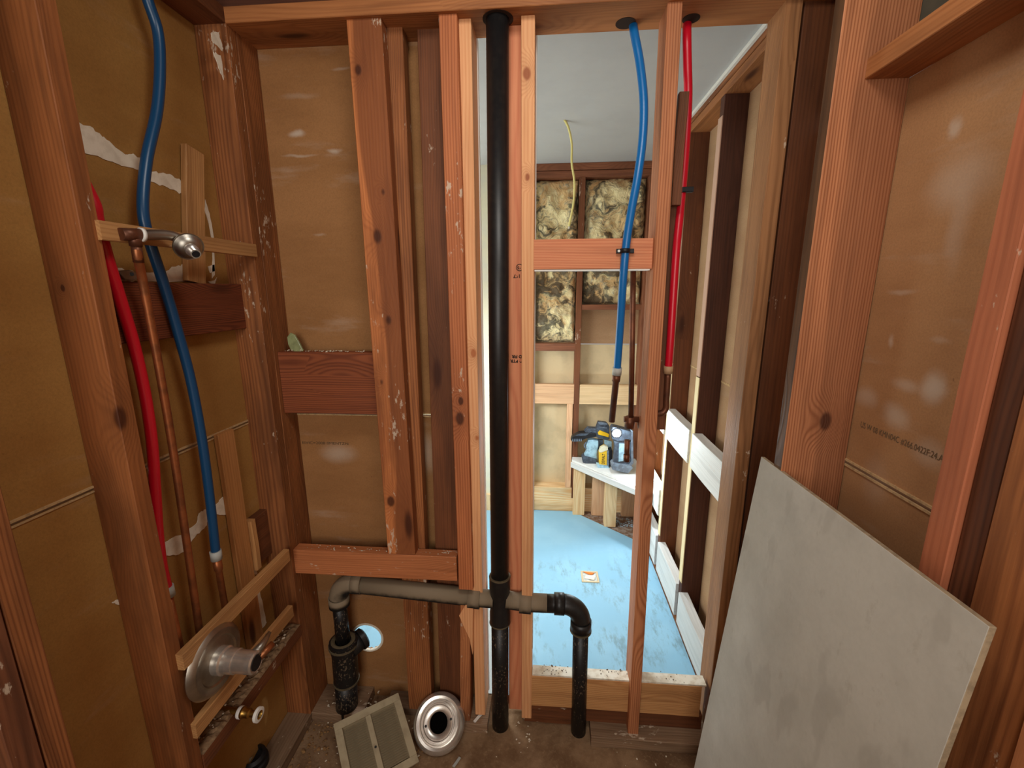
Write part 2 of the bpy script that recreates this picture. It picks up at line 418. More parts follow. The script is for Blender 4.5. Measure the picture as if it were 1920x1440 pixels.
def floor_mat():
    s = N('dirty_subfloor'); tc = s.coord()
    a = s.noise(tc, 9, 5, .65); b = s.noise(tc, 90, 4, .7); g = s.noise(tc, 3, 3, .5)
    c = s.mix(s.step(a, .3, .7), lin((150, 120, 90)), lin((112, 84, 58)))
    c = s.mix(s.step(g, .5, .75), c, lin((92, 66, 44)))
    c = s.mix(s.math('MULTIPLY', s.step(b, .5, .8), .5), c, lin((172, 146, 112)))
    return s.finish(c, .9, b, .5, .003)
FLOOR = floor_mat()
def membrane():
    s = N('blue_waterproof_membrane'); tc = s.coord()
    a = s.noise(tc, 4.5, 5, .6); b = s.noise(s.vmath('MULTIPLY', tc, (26, 8, 8)), 1, 5, .75); d = s.noise(tc, 120, 3, .6)
    c = s.mix(s.step(a, .35, .7), lin((140, 188, 214)), lin((150, 196, 220)))
    m = s.math('MULTIPLY', s.step(b, .46, .66), s.step(a, .40, .56))
    sx = s.n('ShaderNodeSeparateXYZ'); s.set(sx.inputs[0], tc)
    near = s.step(sx.outputs[1], 2.5, 2.1)
    c = s.mix(s.math('MULTIPLY', s.math('MULTIPLY', m, near), .5), c, lin((98, 108, 104)))
    left = s.math('MULTIPLY', s.step(sx.outputs[0], -.42, -.36), s.math('MULTIPLY', s.step(s.math('ADD', sx.outputs[0], s.math('MULTIPLY', a, .05)), -.12, -.17), s.step(sx.outputs[1], 2.0, 1.8)))
    c = s.mix(s.math('MULTIPLY', left, .8), c, lin((176, 176, 170)))
    return s.finish(c, .6, d, .2, .001)
MEMB = membrane()
def cement():
    s = N('grey_cement_board'); tc = s.coord()
    a = s.noise(tc, 5, 5, .6); b = s.noise(s.vmath('MULTIPLY', tc, (10, 11, 5)), 1, 3, .5); d = s.noise(tc, 90, 4, .7)
    e = s.noise(s.vmath('MULTIPLY', tc, (20, 26, 16)), 1, 5, .7)
    c = s.mix(s.step(a, .3, .75), lin((202, 198, 186)), lin((184, 180, 168)))
    c = s.mix(s.math('MULTIPLY', s.step(b, .60, .66), .30), c, lin((160, 154, 142)))
    c = s.mix(s.math('MULTIPLY', s.step(e, .58, .72), .35), c, lin((168, 160, 144)))
    c = s.mix(s.math('MULTIPLY', s.math('SUBTRACT', d, .4), .35, clamp=True), c, lin((150, 144, 132)))
    return s.finish(c, .75, d, .12, .001)
CEM = cement()
def insul():
    s = N('dirty_fibreglass'); tc = s.coord()
    wv = s.vmath('MULTIPLY', s.vmath('SUBTRACT', s.noise(tc, 7, 2, .5, 'Color'), (.5, .5, .5)), (.45, .45, .45))
    q = s.vmath('ADD', tc, wv)
    a = s.noise(q, 5.5, 3, .5); b = s.noise(s.vmath('MULTIPLY', q, (1, 1, 1.7)), 15, 5, .65); d = s.noise(q, 3.6, 4, .6)
    c = s.mix(s.step(a, .4, .62), lin((250, 234, 180)), lin((228, 188, 130)))
    c = s.mix(s.math('MULTIPLY', s.step(b, .48, .72), .7), c, lin((236, 228, 196)))
    dk = s.step(s.math('ADD', d, s.math('MULTIPLY', s.math('SUBTRACT', b, .5), .5)), .47, .60)
    c = s.mix(s.math('MULTIPLY', dk, .85), c, lin((66, 62, 56)))
    return s.finish(c, .95, b, 1.0, .02)
INS = insul()

# ------------------------------------------------------------------ room shell
FL = -1.56; SF = -1.53; ZT = .69; YP_ = 1.288
sub = slab('floor', -1.3, 1.1, -1.6, 1.385, FL-.03, FL, FLOOR, kind='structure')
slab('floor_shower_subfloor', -1.3, 1.1, 1.385, 3.1, SF-.06, SF-.004, flat('shower_dirt', (118, 88, 66), .9, n=.7, nscale=40, c2=(170, 160, 150)), kind='structure')
D.objects['floor_shower_subfloor'].name = 'floor_2'
slab('ceiling', -1.3, 1.1, -1.6, 1.375, .93, .96, W_DARK, kind='structure')
slab('ceiling_2', -1.05, .73, 1.375, 2.95, .755, .775, CEIL, kind='structure')
slab('wall_back', -1.3, 1.1, -1.64, -1.6, FL, .93, flat('painted_wall', (214, 200, 176), .9), kind='structure')

# blue membrane: floor slab with a diagonal far corner, up to the curb
me_ = prism('shower_membrane', [(-1.02, 1.386, SF), (-.035, 1.386, SF), (-.035, 1.3235, SF), (.555, 1.3235, SF), (.555, 1.386, SF), (.62, 1.386, SF), (.62, P(1183, 1015, Z=SF).y-.03, SF), (P(1073, 960, Z=SF).x, 2.848, SF), (-1.02, 2.848, SF)], (0, 0, -.0035), MEMB, None, center=False)
tag(me_, 'pale blue waterproof membrane covering the shower floor', 'membrane')

# ---------------- left wall
WL = structure('wall_left')
XL, XR_ = -.85, -.94
s_ = slab('drywall_sheet', -.955, XR_, -1.6, 1.372, -.397, .80, DRY_L, WL)
slab('drywall_sheet', -.955, XR_, -1.6, 1.372, FL, -.403, DRY_L, WL)
slab('paper_edge', -.94, -.937, -1.55, 1.37, -.397, -.3925, PAPER_EDGE, WL)
slab('paper_edge', -.94, -.9375, -1.55, 1.37, -.4065, -.4035, PAPER_EDGE, WL)
box('top_plate', -.94, -.85, -1.58, 1.245, ZT, .728, W_DARK, WL, 'Y')
box('bottom_plate', -.94, -.85, -1.58, 1.245, FL, -1.52, W_DUSTY, WL, 'Y')
LT = wood('left_stud_fir', (158, 96, 52), (116, 66, 34), speck=.35, ring=.3, cxo=.1, wob=.03, knots=[kn(226, 785, .020, (-.895, .7845, -.415), Y=.766), kn(118, 540, .005, (-.895, .7845, -.415), Y=.766)])
box('stud', -.94, -.85, .766, .803, -1.52, ZT, LT, WL, label='second stud from the near end of the left wall, plaster-smeared edge')
box('stud', -.94, -.85, 1.244, 1.282, -1.52, ZT, W_OLD, WL, label='last stud of the left wall at the corner')
box('stud', -.94, -.85, .529, .566, -1.52, ZT, W_OLD, WL, label='nearest stud of the left wall, lower left')
box('stud', -.94, -.85, .488, .5265, -1.52, -.30, wood('scuffed_fir', (130, 80, 52), (92, 54, 36), ring=.4, blotch=.5, speck=.7), WL, label='scuffed short stud doubled against the nearest one')
box('block', -.94, -.902, .803, 1.244, -.106, .024, wood('mahogany_block', (128, 66, 38), (88, 42, 24), ring=.8, period=.005, blotch=.2), WL, 'Y', label='dark red-brown blocking behind the copper riser')
# laths between the studs
board('lath', (XL+.004, .795, .116), (XL+.004, 1.245, .118), .010, .036, W_LATH, WL, 'pale lath carrying the shower arm', seg=4)
board('lath', (-.93, 1.166, .366), (-.93, 1.105, .026), .016, .060, W_LATH, WL, 'upright pale lath under torn white paper', seg=4)
board('lath', (-.93, 1.128, -.395), (-.93, 1.128, -1.13), .016, .062, wood('lower_lath', (206, 146, 88), (170, 110, 60), ring=.3, blotch=.1, knots=[(0, .01, .23, .006)]), WL, 'upright tan lath above the valve', seg=4)
board('lath', (-.925, 1.172, -.70), (-.925, 1.172, -.87), .026, .02, W_LATH, WL, 'short stub of lath beside the upright lath', seg=2)
board('lath', (XL+.008, .786, -.842), (XL+.008, 1.21, -.842), .020, .042, W_LATH, WL, 'upper slanting-looking lath above the chrome valve plate', seg=4)
board('lath', (XL+.004, .79, -1.045), (XL+.004, 1.20, -1.045), .018, .042, W_LATH, WL, 'lower lath passing under the chrome valve sleeve', seg=4)
box('block', -.94, -.915, 1.165, 1.244, -.86, -.70, W_DARK, WL, 'Y', label='small dark block at the corner stud')
box('block', -.94, -.846, .803, 1.244, -1.18, -1.135, W_DARK, WL, 'Y', label='dark blocking crusted with mortar crumbs under the valve')
# mortar crust on top of the block
bm = bmesh.new(); rg = random.Random(3)
nx, ny = 10, 46; g = [[bm.verts.new((-.938 + i*.092/nx, .805 + j*.437/ny, -1.135 + (0 if i in (0, nx) or j in (0, ny) else rg.uniform(.002, .011)))) for j in range(ny+1)] for i in range(nx+1)]
for i in range(nx):
    for j in range(ny): bm.faces.new((g[i][j], g[i+1][j], g[i+1][j+1], g[i][j+1]))
o = link('mortar_crust', bm, MORTAR, WL); o['kind'] = 'stuff'
chips('crumb', [((-.895, 1.02, -1.128), (.035, .20, .008), 110)], CHIP, WL, 5, .0015, .0045)

def patch(name, pix, x, m, seed, amp=.003, th=.0012, label=None, parent=WL):
    pts = [P(px, py, X=x) for px, py in pix]
    o2 = ragged([(p.y, p.z) for p in pts], amp, 5, seed)
    return prism(name, [(x, a, b) for a, b in o2], (-th, 0, 0), m, parent, label)
patch('torn_paper', [(141, 228), (175, 240), (200, 262), (235, 290), (250, 288), (270, 300), (268, 322), (235, 312), (205, 302), (150, 281)], -.9385, PLASTER, 1, label='white torn strip of drywall paper, left of the blue pipe')
patch('torn_paper', [(285, 322), (318, 326), (340, 340), (352, 362), (345, 366), (320, 355), (282, 340)], -.9385, PLASTER, 2)
patch('torn_paper', [(385, 374), (393, 400), (401, 445), (403, 515), (398, 522), (399, 460), (392, 420), (384, 395)], -.9385, PLASTER, 3, amp=.001)
patch('torn_paper', [(268, 508), (300, 512), (330, 500), (350, 494), (357, 508), (346, 527), (300, 529), (268, 526)], -.9385, PLASTER, 4)
patch('torn_paper', [(213, 502), (250, 508), (262, 528), (225, 526)], -.9385, PLASTER, 14)
patch('torn_paper', [(390, 500), (402, 496), (403, 508), (394, 512)], -.9385, PLASTER, 5, amp=.0004)
patch('torn_paper', [(390, 528), (403, 526), (407, 520), (402, 534)], -.9385, PLASTER, 6, amp=.001)
patch('compound_smear', [(306, 1018), (330, 1005), (360, 996), (370, 1000), (350, 1030), (335, 1040), (308, 1043)], -.9375, PLASTER, 7, .002, .002)
patch('compound_smear', [(352, 996), (370, 980), (374, 962), (386, 955), (392, 960), (388, 985), (374, 1000), (360, 1004)], -.9371, PLASTER, 8, .002, .002)
patch('compound_smear', [(403, 952), (412, 938), (424, 926), (430, 940), (437, 952), (425, 965), (404, 965)], -.9375, PLASTER, 9, .002, .002)
patch('torn_paper', [(474, 1090), (486, 1104), (494, 1140), (500, 1168), (492, 1178), (480, 1140)], -.9385, PLASTER, 10, .002)
patch('torn_paper', [(474, 1048), (480, 1060), (483, 1078), (477, 1076)], -.9385, PLASTER, 11, .0008)
patch('torn_paper', [(210, 1130), (220, 1124), (229, 1131), (222, 1134)], -.9385, PLASTER, 12, .001)
patch('plaster_smear', [(396, 62), (410, 60), (417, 85), (418, 96), (405, 84), (397, 76)], -.8492, PLASTER, 21, .002, .0012)
patch('plaster_smear', [(400, 97), (414, 104), (420, 150), (410, 128)], -.8492, PLASTER, 22, .002, .0012)

# ---------------- front wall (between bathroom and shower)
WF = structure('wall_front')
# drywall back with a round hole cut for a drain, fine grid with the hole left out
HC = P(688, 1197, Y=1.372)
def holed_sheet(x0, x1, z0, z1, y0, y1, cx, cz, r):
    bm = bmesh.new(); n = 56; rg = random.Random(5)
    rad = [r * (1 + rg.uniform(-.05, .05)) for _ in range(n)]
    def outer(a):
        dx, dz = math.cos(a), math.sin(a); ts = []
        if dx > 1e-9: ts.append((x1-cx)/dx)
        if dx < -1e-9: ts.append((x0-cx)/dx)
        if dz > 1e-9: ts.append((z1-cz)/dz)
        if dz < -1e-9: ts.append((z0-cz)/dz)
        t = min(ts); return cx+dx*t, cz+dz*t
    angs = sorted([2*math.pi*i/n for i in range(n)] + [math.atan2(z-cz, x-cx) % (2*math.pi) for x in (x0, x1) for z in (z0, z1)])
    rings = []
    for y in (y0, y1):
        inn = [bm.verts.new((cx+math.cos(a)*r*(1+.04*math.sin(a*23)+.03*math.sin(a*41+1)), y, cz+math.sin(a)*r*(1+.04*math.sin(a*23)+.03*math.sin(a*41+1)))) for a in angs]
        out = []
        for a in angs:
            X, Z = outer(a); out.append(bm.verts.new((X, y, Z)))
        rings.append((inn, out))
    k = len(angs)
    for (inn, out) in rings:
        for i in range(k): bm.faces.new((inn[i], inn[(i+1) % k], out[(i+1) % k], out[i]))
    for q in (0, 1):
        a, b = rings[0][q], rings[1][q]
        for i in range(k): bm.faces.new((a[i], a[(i+1) % k], b[(i+1) % k], b[i]))
    return bm
slab('drywall_sheet', -.95, -.245, 1.372, 1.385, -.401, .80, DRY_F, WF)
link('drywall_sheet', holed_sheet(-.95, -.245, FL, -.407, 1.372, 1.385, HC.x+.003, HC.z+.005, .058), DRY_F, WF, center=False)
slab('paper_edge', -.94, -.245, 1.369, 1.372, -.4015, -.397, PAPER_EDGE, WF)
slab('paper_edge', -.94, -.245, 1.3695, 1.372, -.411, -.407, PAPER_EDGE, WF)
lathe('torn_hole_rim', (HC.x+.003, 1.3725, HC.z+.005), (0, -1, 0), [(.055, -.006), (.0560, 0), (.063, .001), (.062, .003), (.056, .003), (.054, 0)], PLASTER, WF, 36)
box('top_plate', -.94, .72, 1.243, 1.372, ZT, .728, W_PLATE, WF, 'X', label='top plate of the stud wall, pierced by the pipes', crook=.0005)
box('top_plate', -.94, .72, 1.275, 1.372, .745, .83, W_DARK2, WF, 'X', label='dark upper plate set back above the top plate')
box('bottom_plate', -.93, -.66, 1.25, 1.372, FL, FL+.04, W_DUSTY, WF, 'X', label='dusty bottom plate left of the drain riser')
box('bottom_plate', -.59, -.335, 1.30, 1.372, FL, FL+.03, W_DUSTY, WF, 'X')
box('bottom_plate', -.335, -.195, 1.252, 1.372, FL, FL+.04, W_DUSTY, WF, 'X', label='cut-off stub of bottom plate left of the black stack')
box('bottom_plate', -.065, .150, 1.31, 1.372, FL, FL+.04, W_DARK, WF, 'X')
box('bottom_plate', .172, .62, 1.236, 1.372, FL, FL+.042, W_DUSTY, WF, 'X', label='dusty bottom plate under the red stud')

def stud(topx, botx, topy, boty, w_, yf, dep, m, z0, z1, label=None, left=True, name='stud', **kw):
    a = P(topx, topy, Y=yf); b = P(botx, boty, Y=yf)
    def xa(z): return b.x + (a.x-b.x)*(z-b.z)/(a.z-b.z)
    o = w_/2 if left else -w_/2
    return board(name, (xa(z0)+o, yf+dep/2, z0), (xa(z1)+o, yf+dep/2, z1), w_, dep, m, WF, label, (1, 0, 0), **kw)
box('stud', -.892, -.85, 1.283, 1.371, -1.52, ZT, W_OLD, WF, label='corner stud where front and left wall meet, deep resin scars')
KAC = stud_centre(649, 727, 35, 1037, .093, 1.257, .038, -.853, ZT)
KA = wood('knotty_fir', (206, 128, 74), (158, 88, 48), ring=.32, speck=.15, blotch=.6, cxo=.05, wob=.035, knotgate=.8,
          heart=(-.016, .72), knots=[kn(x, y, r, KAC, Y=1.257) for x, y, r in ((678, 131, .011), (709, 443, .017), (722, 360, .009), (728, 600, .013), (713, 716, .009), (731, 940, .014), (718, 505, .006))])
stud(649, 727, 35, 1037, .093, 1.257, .038, KA, -.853, ZT, 'knotty flat-on stud standing on the horizontal block')
stud(755, 800, 75, 1100, .088, 1.300, .045, W_OLD, -1.53, ZT, 'stud behind the knotty one, running down to the floor', left=False)
stud(782, 825, 70, 1290, .086, 1.315, .050, W_DARK, -1.53, ZT, 'dark brown stud left of the chipped red stud')
KDC = stud_centre(822, 860, 25, 1105, .048, 1.257, .045, -.975, ZT)
KD = wood('chipped_red_fir', (200, 122, 76), (154, 84, 48), ring=.6, cxo=.15, wob=.02, period=.006, offc=.12, speck=.35, blotch=.15, knots=[kn(864, 752, .010, KDC, Y=1.257), kn(862, 785, .016, KDC, Y=1.257)], knotgate=.9)
stud(822, 860, 25, 1105, .048, 1.257, .045, KD, -.975, ZT, 'red stud left of the pale new stud, sawn off above the pipe')
stud(863, 863, 1150, 1357, .036, 1.262, .060, W_RED, -1.52, -1.04, 'broken lower end of the sawn red stud', name='stud_stump')
prism('stud_splinter', [(-.286, 1.260, -1.08), (-.262, 1.260, -1.035), (-.236, 1.260, -1.035), (-.243, 1.260, -1.235), (-.252, 1.260, -1.17), (-.268, 1.260, -1.13)], (0, .02, 0), W_NEW, WF, 'pale splinter torn from the red stud')
KEC = stud_centre(857, 891, 38, 1335, .0365, 1.28, .09, -1.51, ZT)
KE = wood('new_fir_left', (240, 180, 128), (214, 142, 92), ring=.45, blotch=.05, knotgate=.97, offc=.1, cxo=.12, wob=.03, knots=[kn(886, 662, .010, KEC, Y=1.28), kn(893, 821, .008, KEC, Y=1.28)], knotcol=(176, 100, 56))
stud(857, 891, 38, 1335, .0365, 1.280, .090, KE, -1.51, ZT, 'pale new stud left of the black stack')
KFC = stud_centre(977, 978, 30, 1345, .0355, 1.28, .09, -1.51, ZT)
KF = wood('new_fir_right', (240, 180, 128), (214, 142, 92), ring=.45, blotch=.05, knotgate=.97, offc=.1, cxo=.12, wob=.03, knots=[kn(989, 138, .012, KFC, Y=1.28), kn(988, 332, .008, KFC, Y=1.28)], knotcol=(150, 78, 44))
stud(977, 978, 30, 1345, .0355, 1.280, .090, KF, -1.51, ZT, 'pale new stud right of the black stack, two round knots')
board('stud', (-.098, 1.345, -1.52), (-.0965, 1.345, ZT), .050, .05, W_PINK, WF, 'stamped stud tucked behind the stack')
slab('drywall_strip', -.245, -.2035, 1.3715, 1.384, -1.50, .69, WHITEP, WF)
slab('drywall_strip', -.110, -.0370, 1.3715, 1.384, -1.30, .69, WHITEP, WF)
stud(1252, 1177, 7, 1380, .036, 1.258, .088, W_RED2, -1.518, .70, 'tall red stud between the blue and the red pipe')
st = stud(1365, 1366, 960, 961, .040, 1.275, .092, W_GREYF, -1.518, ZT, 'weathered end stud beside the dark corner', left=True) if False else None
board('stud', (.590, 1.322, -1.50), (.590, 1.322, ZT), .040, .094, W_GREYF, WF, 'weathered end stud beside the dark corner')
board('stud', (.665, 1.305, -1.50), (.665, 1.305, .9), .092, .04, W_DARK, WF, 'dark stud in the corner behind the wide red one')
box('block', -.850, -.52, 1.300, 1.338, -.385, -.185, wood('dark_red_block', (150, 82, 48), (112, 56, 32), ring=.8, period=.006, blotch=.15), WF, 'X', label='dark red block between the corner stud and the knotty stud')
BM = wood('light_red_block', (196, 122, 76), (158, 92, 54), ring=.4, blotch=.2, speck=.15)
box('block', -.850, -.288, 1.257, 1.297, -.945, -.855, BM, WF, 'X', label='light horizontal block at the foot of the knotty stud')
box('block', -.040, .290, 1.280, 1.318, P(1100, 505, Y=1.28).z, P(1100, 448, Y=1.28).z, W_PINK, WF, 'X', label='pinkish block holding the blue pipe')
bz_ = P(1100, 505, Y=1.28).z
slab('white_paper_lip', -.038, .285, 1.2815, 1.318, bz_-.004, bz_-.0002, WHITEP, WF)
box('block', -.038, .545, 1.282, 1.322, -1.455, -1.328, wood('curb_fir', (214, 160, 104), (184, 126, 76), ring=.6, blotch=.1, knotgate=.9), WF, 'X', label='pale curb plank on edge at the shower threshold')
slab('curb_top', -.036, .56, 1.284, 1.323, -1.328, -1.322, flat('white_curb', (232, 226, 210), .8, n=.7, nscale=28, c2=(190, 170, 140)), WF)
slab('curb_side', -.036, .56, 1.3225, 1.3232, -1.528, -1.329, W_DARK, WF)
box('bottom_plate', -.04, .56, 1.292, 1.322, -1.518, -1.457, W_DARK, WF, 'X', label='dark plate under the pale curb plank')
for hx, hy, hz, hr in ((.196, 1.335, ZT, .026), (.362, 1.330, ZT, .022), (-.137, YP_, ZT, .040)):
    lathe('bored_hole_shade', (hx, hy, hz-.0012), (0, 0, 1), [(0, 0), (hr, 0), (hr, .001)], flat('hole_dark', (46, 28, 16), .95), WF, 24, smooth=False)  # flat dark disc painted as the shade inside each hole
# cut-off old board hanging behind the red stud
board('stud', (.3515, 1.317, .232), (.3525, 1.317, .512), .025, .022, W_DARK, WF, 'short dark stud end behind the red stud')
board('stud', (.353, 1.358, -.43), (.353, 1.358, .24), .050, .026, W_DARK, WF, 'dark spliced board behind the red pipe')
chips('crumb', [((-.70, 1.315, -.184), (.13, .012, .004), 60), ((-.57, 1.276, -.853), (.26, .014, .003), 40)], CHIP, WF, 9, .0012, .0032)
chips('crumb', [((.04, 1.308, -1.322), (.05, .02, .002), 34), ((.25, 1.308, -1.322), (.05, .02, .002), 20), ((.42, 1.308, -1.322), (.1, .02, .002), 12)], flat('dark_crumb', (100, 86, 72), .9), WF, 10, .001, .0026)

# ---------------- right wall
WR = structure('wall_right')
slab('drywall_sheet', .70, .713, -1.6, 1.285, -.388, .405, DRY_R, WR)
slab('drywall_sheet', .70, .713, -1.6, 1.285, FL, -.396, DRY_R, WR)
slab('paper_edge', .6965, .70, -1.55, 1.28, -.388, -.3835, PAPER_EDGE, WR)
slab('paper_edge', .697, .70, -1.55, 1.28, -.4005, -.3955, PAPER_EDGE, WR)
slab('backing_board', .70, .713, -1.6, 1.285, .44, .93, TARP, WR, label='dark grey backing board above the slanting block')
WS = wood('wide_straight_fir', (206, 136, 92), (160, 96, 60), period=.0058, ring=.85, cxo=.6, offc=.05, wob=.03, blotch=.2, knotgate=.98, heart=(-.018, .42), knots=[kn(1548, 790, .017, (.63, 1.0275, -.32), Y=1.010)])
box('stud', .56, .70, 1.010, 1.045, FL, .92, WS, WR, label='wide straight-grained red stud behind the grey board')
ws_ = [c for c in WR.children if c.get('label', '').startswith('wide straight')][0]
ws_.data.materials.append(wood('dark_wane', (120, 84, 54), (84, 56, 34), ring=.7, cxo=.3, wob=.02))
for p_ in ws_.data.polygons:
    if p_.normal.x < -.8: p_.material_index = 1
box('stud', .622, .70, .602, .639, FL, .404, wood('shaded_curly_fir', (112, 66, 42), (78, 44, 28), ring=.6, period=.011, blotch=.3, wob=.09), WR, label='dark curly-grained stud added for the shaded side of the brick-red one')  # added stud, its dark colour carries the shade on the brick-red stud's side
box('block', .616, .70, .05, 1.010, .404, .441, W_PLATE, WR, 'Y', label='block running towards the camera under the dark backing board')
box('stud', .612, .70, .640, .682, FL, .404, wood('brick_red_fir', (190, 114, 78), (156, 86, 56), ring=.3, blotch=.15, knotgate=.9, speck=.2), WR, label='brick-red stud at the right edge')
box('stud', .612, .65, .500, .594, FL, .404, W_OLD, WR, label='scuffed wide stud face with white scratches, lower right')
box('stud', .606, .65, .440, .497, FL, .404, W_RED, WR, label='nearest stud of the right wall, lower right corner')
box('bottom_plate', .612, .70, -1.55, 1.008, FL, FL+.04, W_DUSTY, WR, 'Y')
# printed line on the right drywall
a = P(1614, 790, X=.699); b = P(1765, 855, X=.699)
t = text('printed_line', 'US W 08 KMN04C #266.0422F:24.A2', (.6992, a.y, a.z-.012), (0, -1, 0), (0, 0, 1), .018, flat('faded_grey_ink', (112, 92, 68), .9), WR, width=a.y-b.y+.01)
a = P(566, 828, Y=1.371); b = P(652, 828, Y=1.371)
text('printed_line', 'EIVIC=2008 0MENTZN', (a.x, 1.3712, a.z-.008), (1, 0, 0), (0, 0, 1), .013, INKS, WF, width=b.x-a.x)
# grade stamps on the stud behind the stack (printed upside down)
sx_ = P(969, 520, Y=1.3195)
text('grade_stamp', '167', (-.080, 1.3192, sx_.z+.008), (-1, 0, 0), (0, 0, -1), .014, INK, WF, bold=.04)
lathe('grade_stamp_ring', (-.083, 1.3194, sx_.z+.028), (0, -1, 0), [(.0085, 0), (.0085, .0004), (.0105, .0004), (.0105, 0)], INK, WF, 24)
text('grade_stamp', '6S', (-.079, 1.3192, sx_.z+.031), (-1, 0, 0), (0, 0, -1), .011, INK, WF, bold=.04)
slab('grade_stamp_bar', -.0765, -.0725, 1.3188, 1.3196, sx_.z-.002, sx_.z+.036, INK, WF)
sx2 = P(965, 672, Y=1.3195)
text('grade_stamp', 'D FIR', (-.076, 1.3192, sx2.z+.010), (-1, 0, 0), (0, 0, -1), .013, INK, WF, bold=.05)
text('grade_stamp', '& BTR', (-.076, 1.3192, sx2.z-.004), (-1, 0, 0), (0, 0, -1), .013, INK, WF, bold=.05)

# ---------------- shower room
WB = structure('wall_far')
W_FARB = wood('far_brown_fir', (150, 94, 64), (112, 66, 44), ring=.4, blotch=.3)
YB = 2.85
slab('drywall_sheet', -1.05, -.085, YB-.012, YB+.01, SF+.02, .755, CREAM, WB, label='cream finished drywall seen left of the black stack')
slab('drywall_sheet', -.085, .73, YB+.09, YB+.10, -.345, .755, DRY_B, WB)
slab('drywall_sheet', -.085, .73, YB+.09, YB+.10, SF, -.352, flat('pale_panel', (214, 192, 150), .85, n=.3, nscale=6), WB)
box('top_plate', -.085, .73, YB-.004, YB+.09, .715, .754, W_FARB, WB, 'X')
box('top_plate', -.085, .73, YB, YB+.09, .676, .713, W_FARB, WB, 'X')
box('stud', .186, .222, YB, YB+.09, SF+.1, .676, W_DARK, WB, label='dark centre stud between the insulation batts')
box('stud', .600, .640, YB, YB+.09, SF+.1, .676, W_FARB, WB)
W_PP = wood('pale_pink_fir', (228, 184, 142), (204, 150, 108), ring=.4, blotch=.08, knotgate=.9)
box('stud', .142, .180, YB+.001, YB+.06, -1.35, -.745, W_PP, WB)
box('block', -.085, .186, YB+.001, YB+.05, -.385, -.335, W_FARB, WB, 'X')
box('block', .222, .600, YB+.001, YB+.05, -.118, -.085, W_FARB, WB, 'X')
box('block', -.085, .185, YB+.002, YB+.04, -.745, -.610, wood('pale_block_fir', (232, 190, 146), (206, 152, 108), ring=.4, blotch=.08, knotgate=.9), WB, 'X', label='pale block left of the centre stud')
box('block', .223, .600, YB+.002, YB+.04, -.745, -.610, W_PALE, WB, 'X', label='pale block behind the blue pipe end')
box('bottom_plate', -.085, .62, YB, YB+.09, SF, -1.352, wood('stained_plate', (236, 214, 170), (226, 160, 84), ring=.5, blotch=.4, knotgate=.9), WB, 'X', label='water-stained plank at the foot of the far wall')
slab('baseboard', -1.05, -.09, YB-.03, YB-.013, SF, -1.41, W_PALE, WB)
# shower left wall (out of view) and outer skin
slab('wall_shower_left', -1.07, -1.03, 1.385, 2.95, SF, .755, CREAM, kind='structure')
D.objects['wall_shower_left'].name = 'wall_left_2'
slab('wall_next_room', -.98, -.30, 2.02, 2.03, SF, -.9, flat('bright_wall', (225, 235, 250), .9), kind='structure') if False else None

WS2 = structure('wall_right_2')
slab('drywall_sheet', .712, .725, 1.375, 2.95, -.36, .69, DRY_B, WS2)
slab('drywall_sheet', .712, .725, 1.375, 2.95, SF, -.366, DRY_B, WS2)
slab('paper_edge', .710, .712, 1.375, 2.93, -.366, -.359, PAPER_EDGE, WS2)
box('top_plate', .624, .712, 1.375, 2.84, .690, .722, W_PLATE, WS2, 'Y')
box('top_plate', .622, .712, 1.375, 2.84, .724, .752, W_OLD, WS2, 'Y')
slab('paper_edge', .612, .622, 1.375, 2.84, .741, .7545, WHITEP, WS2)
for y_, m_, lb in ((1.392, W_DARK2, None), (1.792, W_DARK2, 'dark stud nearest the wall end'), (2.180, W_DARK, 'brown stud behind the red pipe'), (2.57, W_OLD, None)):
    box('stud', .626, .712, y_, y_+.038, -1.52, .69, m_, WS2, label=lb)
    slab('stud_edge_strip', .6225, .6258, y_, y_+.038, -1.30, -.35, flat('pale_yellow_edge', (232, 214, 168), .9) if 'pale_yellow_edge' not in D.materials else D.materials['pale_yellow_edge'], WS2)
    slab('stud_edge_strip', .6225, .6258, y_, y_+.038, -.345, .62, flat('raw_gypsum_edge', (196, 160, 138), .9), WS2)
box('bottom_plate', .626, .712, 1.375, 2.84, -1.56, -1.52, W_OLD, WS2, 'Y')
bays = [(1.432, 1.790), (1.832, 2.178), (2.220, 2.568)]
for i, (ya, yb) in enumerate(bays):
    box('block', .614, .655, ya, yb, -.735, -.585, W_LAMPLIT, WS2, 'Y', label=['lamplit white mid-height block nearest the wall end', 'lamplit white mid-height block in the middle bay', 'lamplit white mid-height block in the far bay'][i])  # white colour stands in for the work lamp's light on these blocks
    box('block', .614, .655, ya, yb, -1.50, -1.345 + .012*i, W_LAMPLIT, WS2, 'Y')
box('block', .614, .655, 2.22, 2.568, -1.20, -1.05, W_LAMPLIT, WS2, 'Y')

# next room glimpsed through the drain hole
slab('wall_next', -1.02, -.25, 1.52, 1.53, SF, -.95, flat('bright_blue_white', (222, 232, 250), .9), kind='structure') if False else None

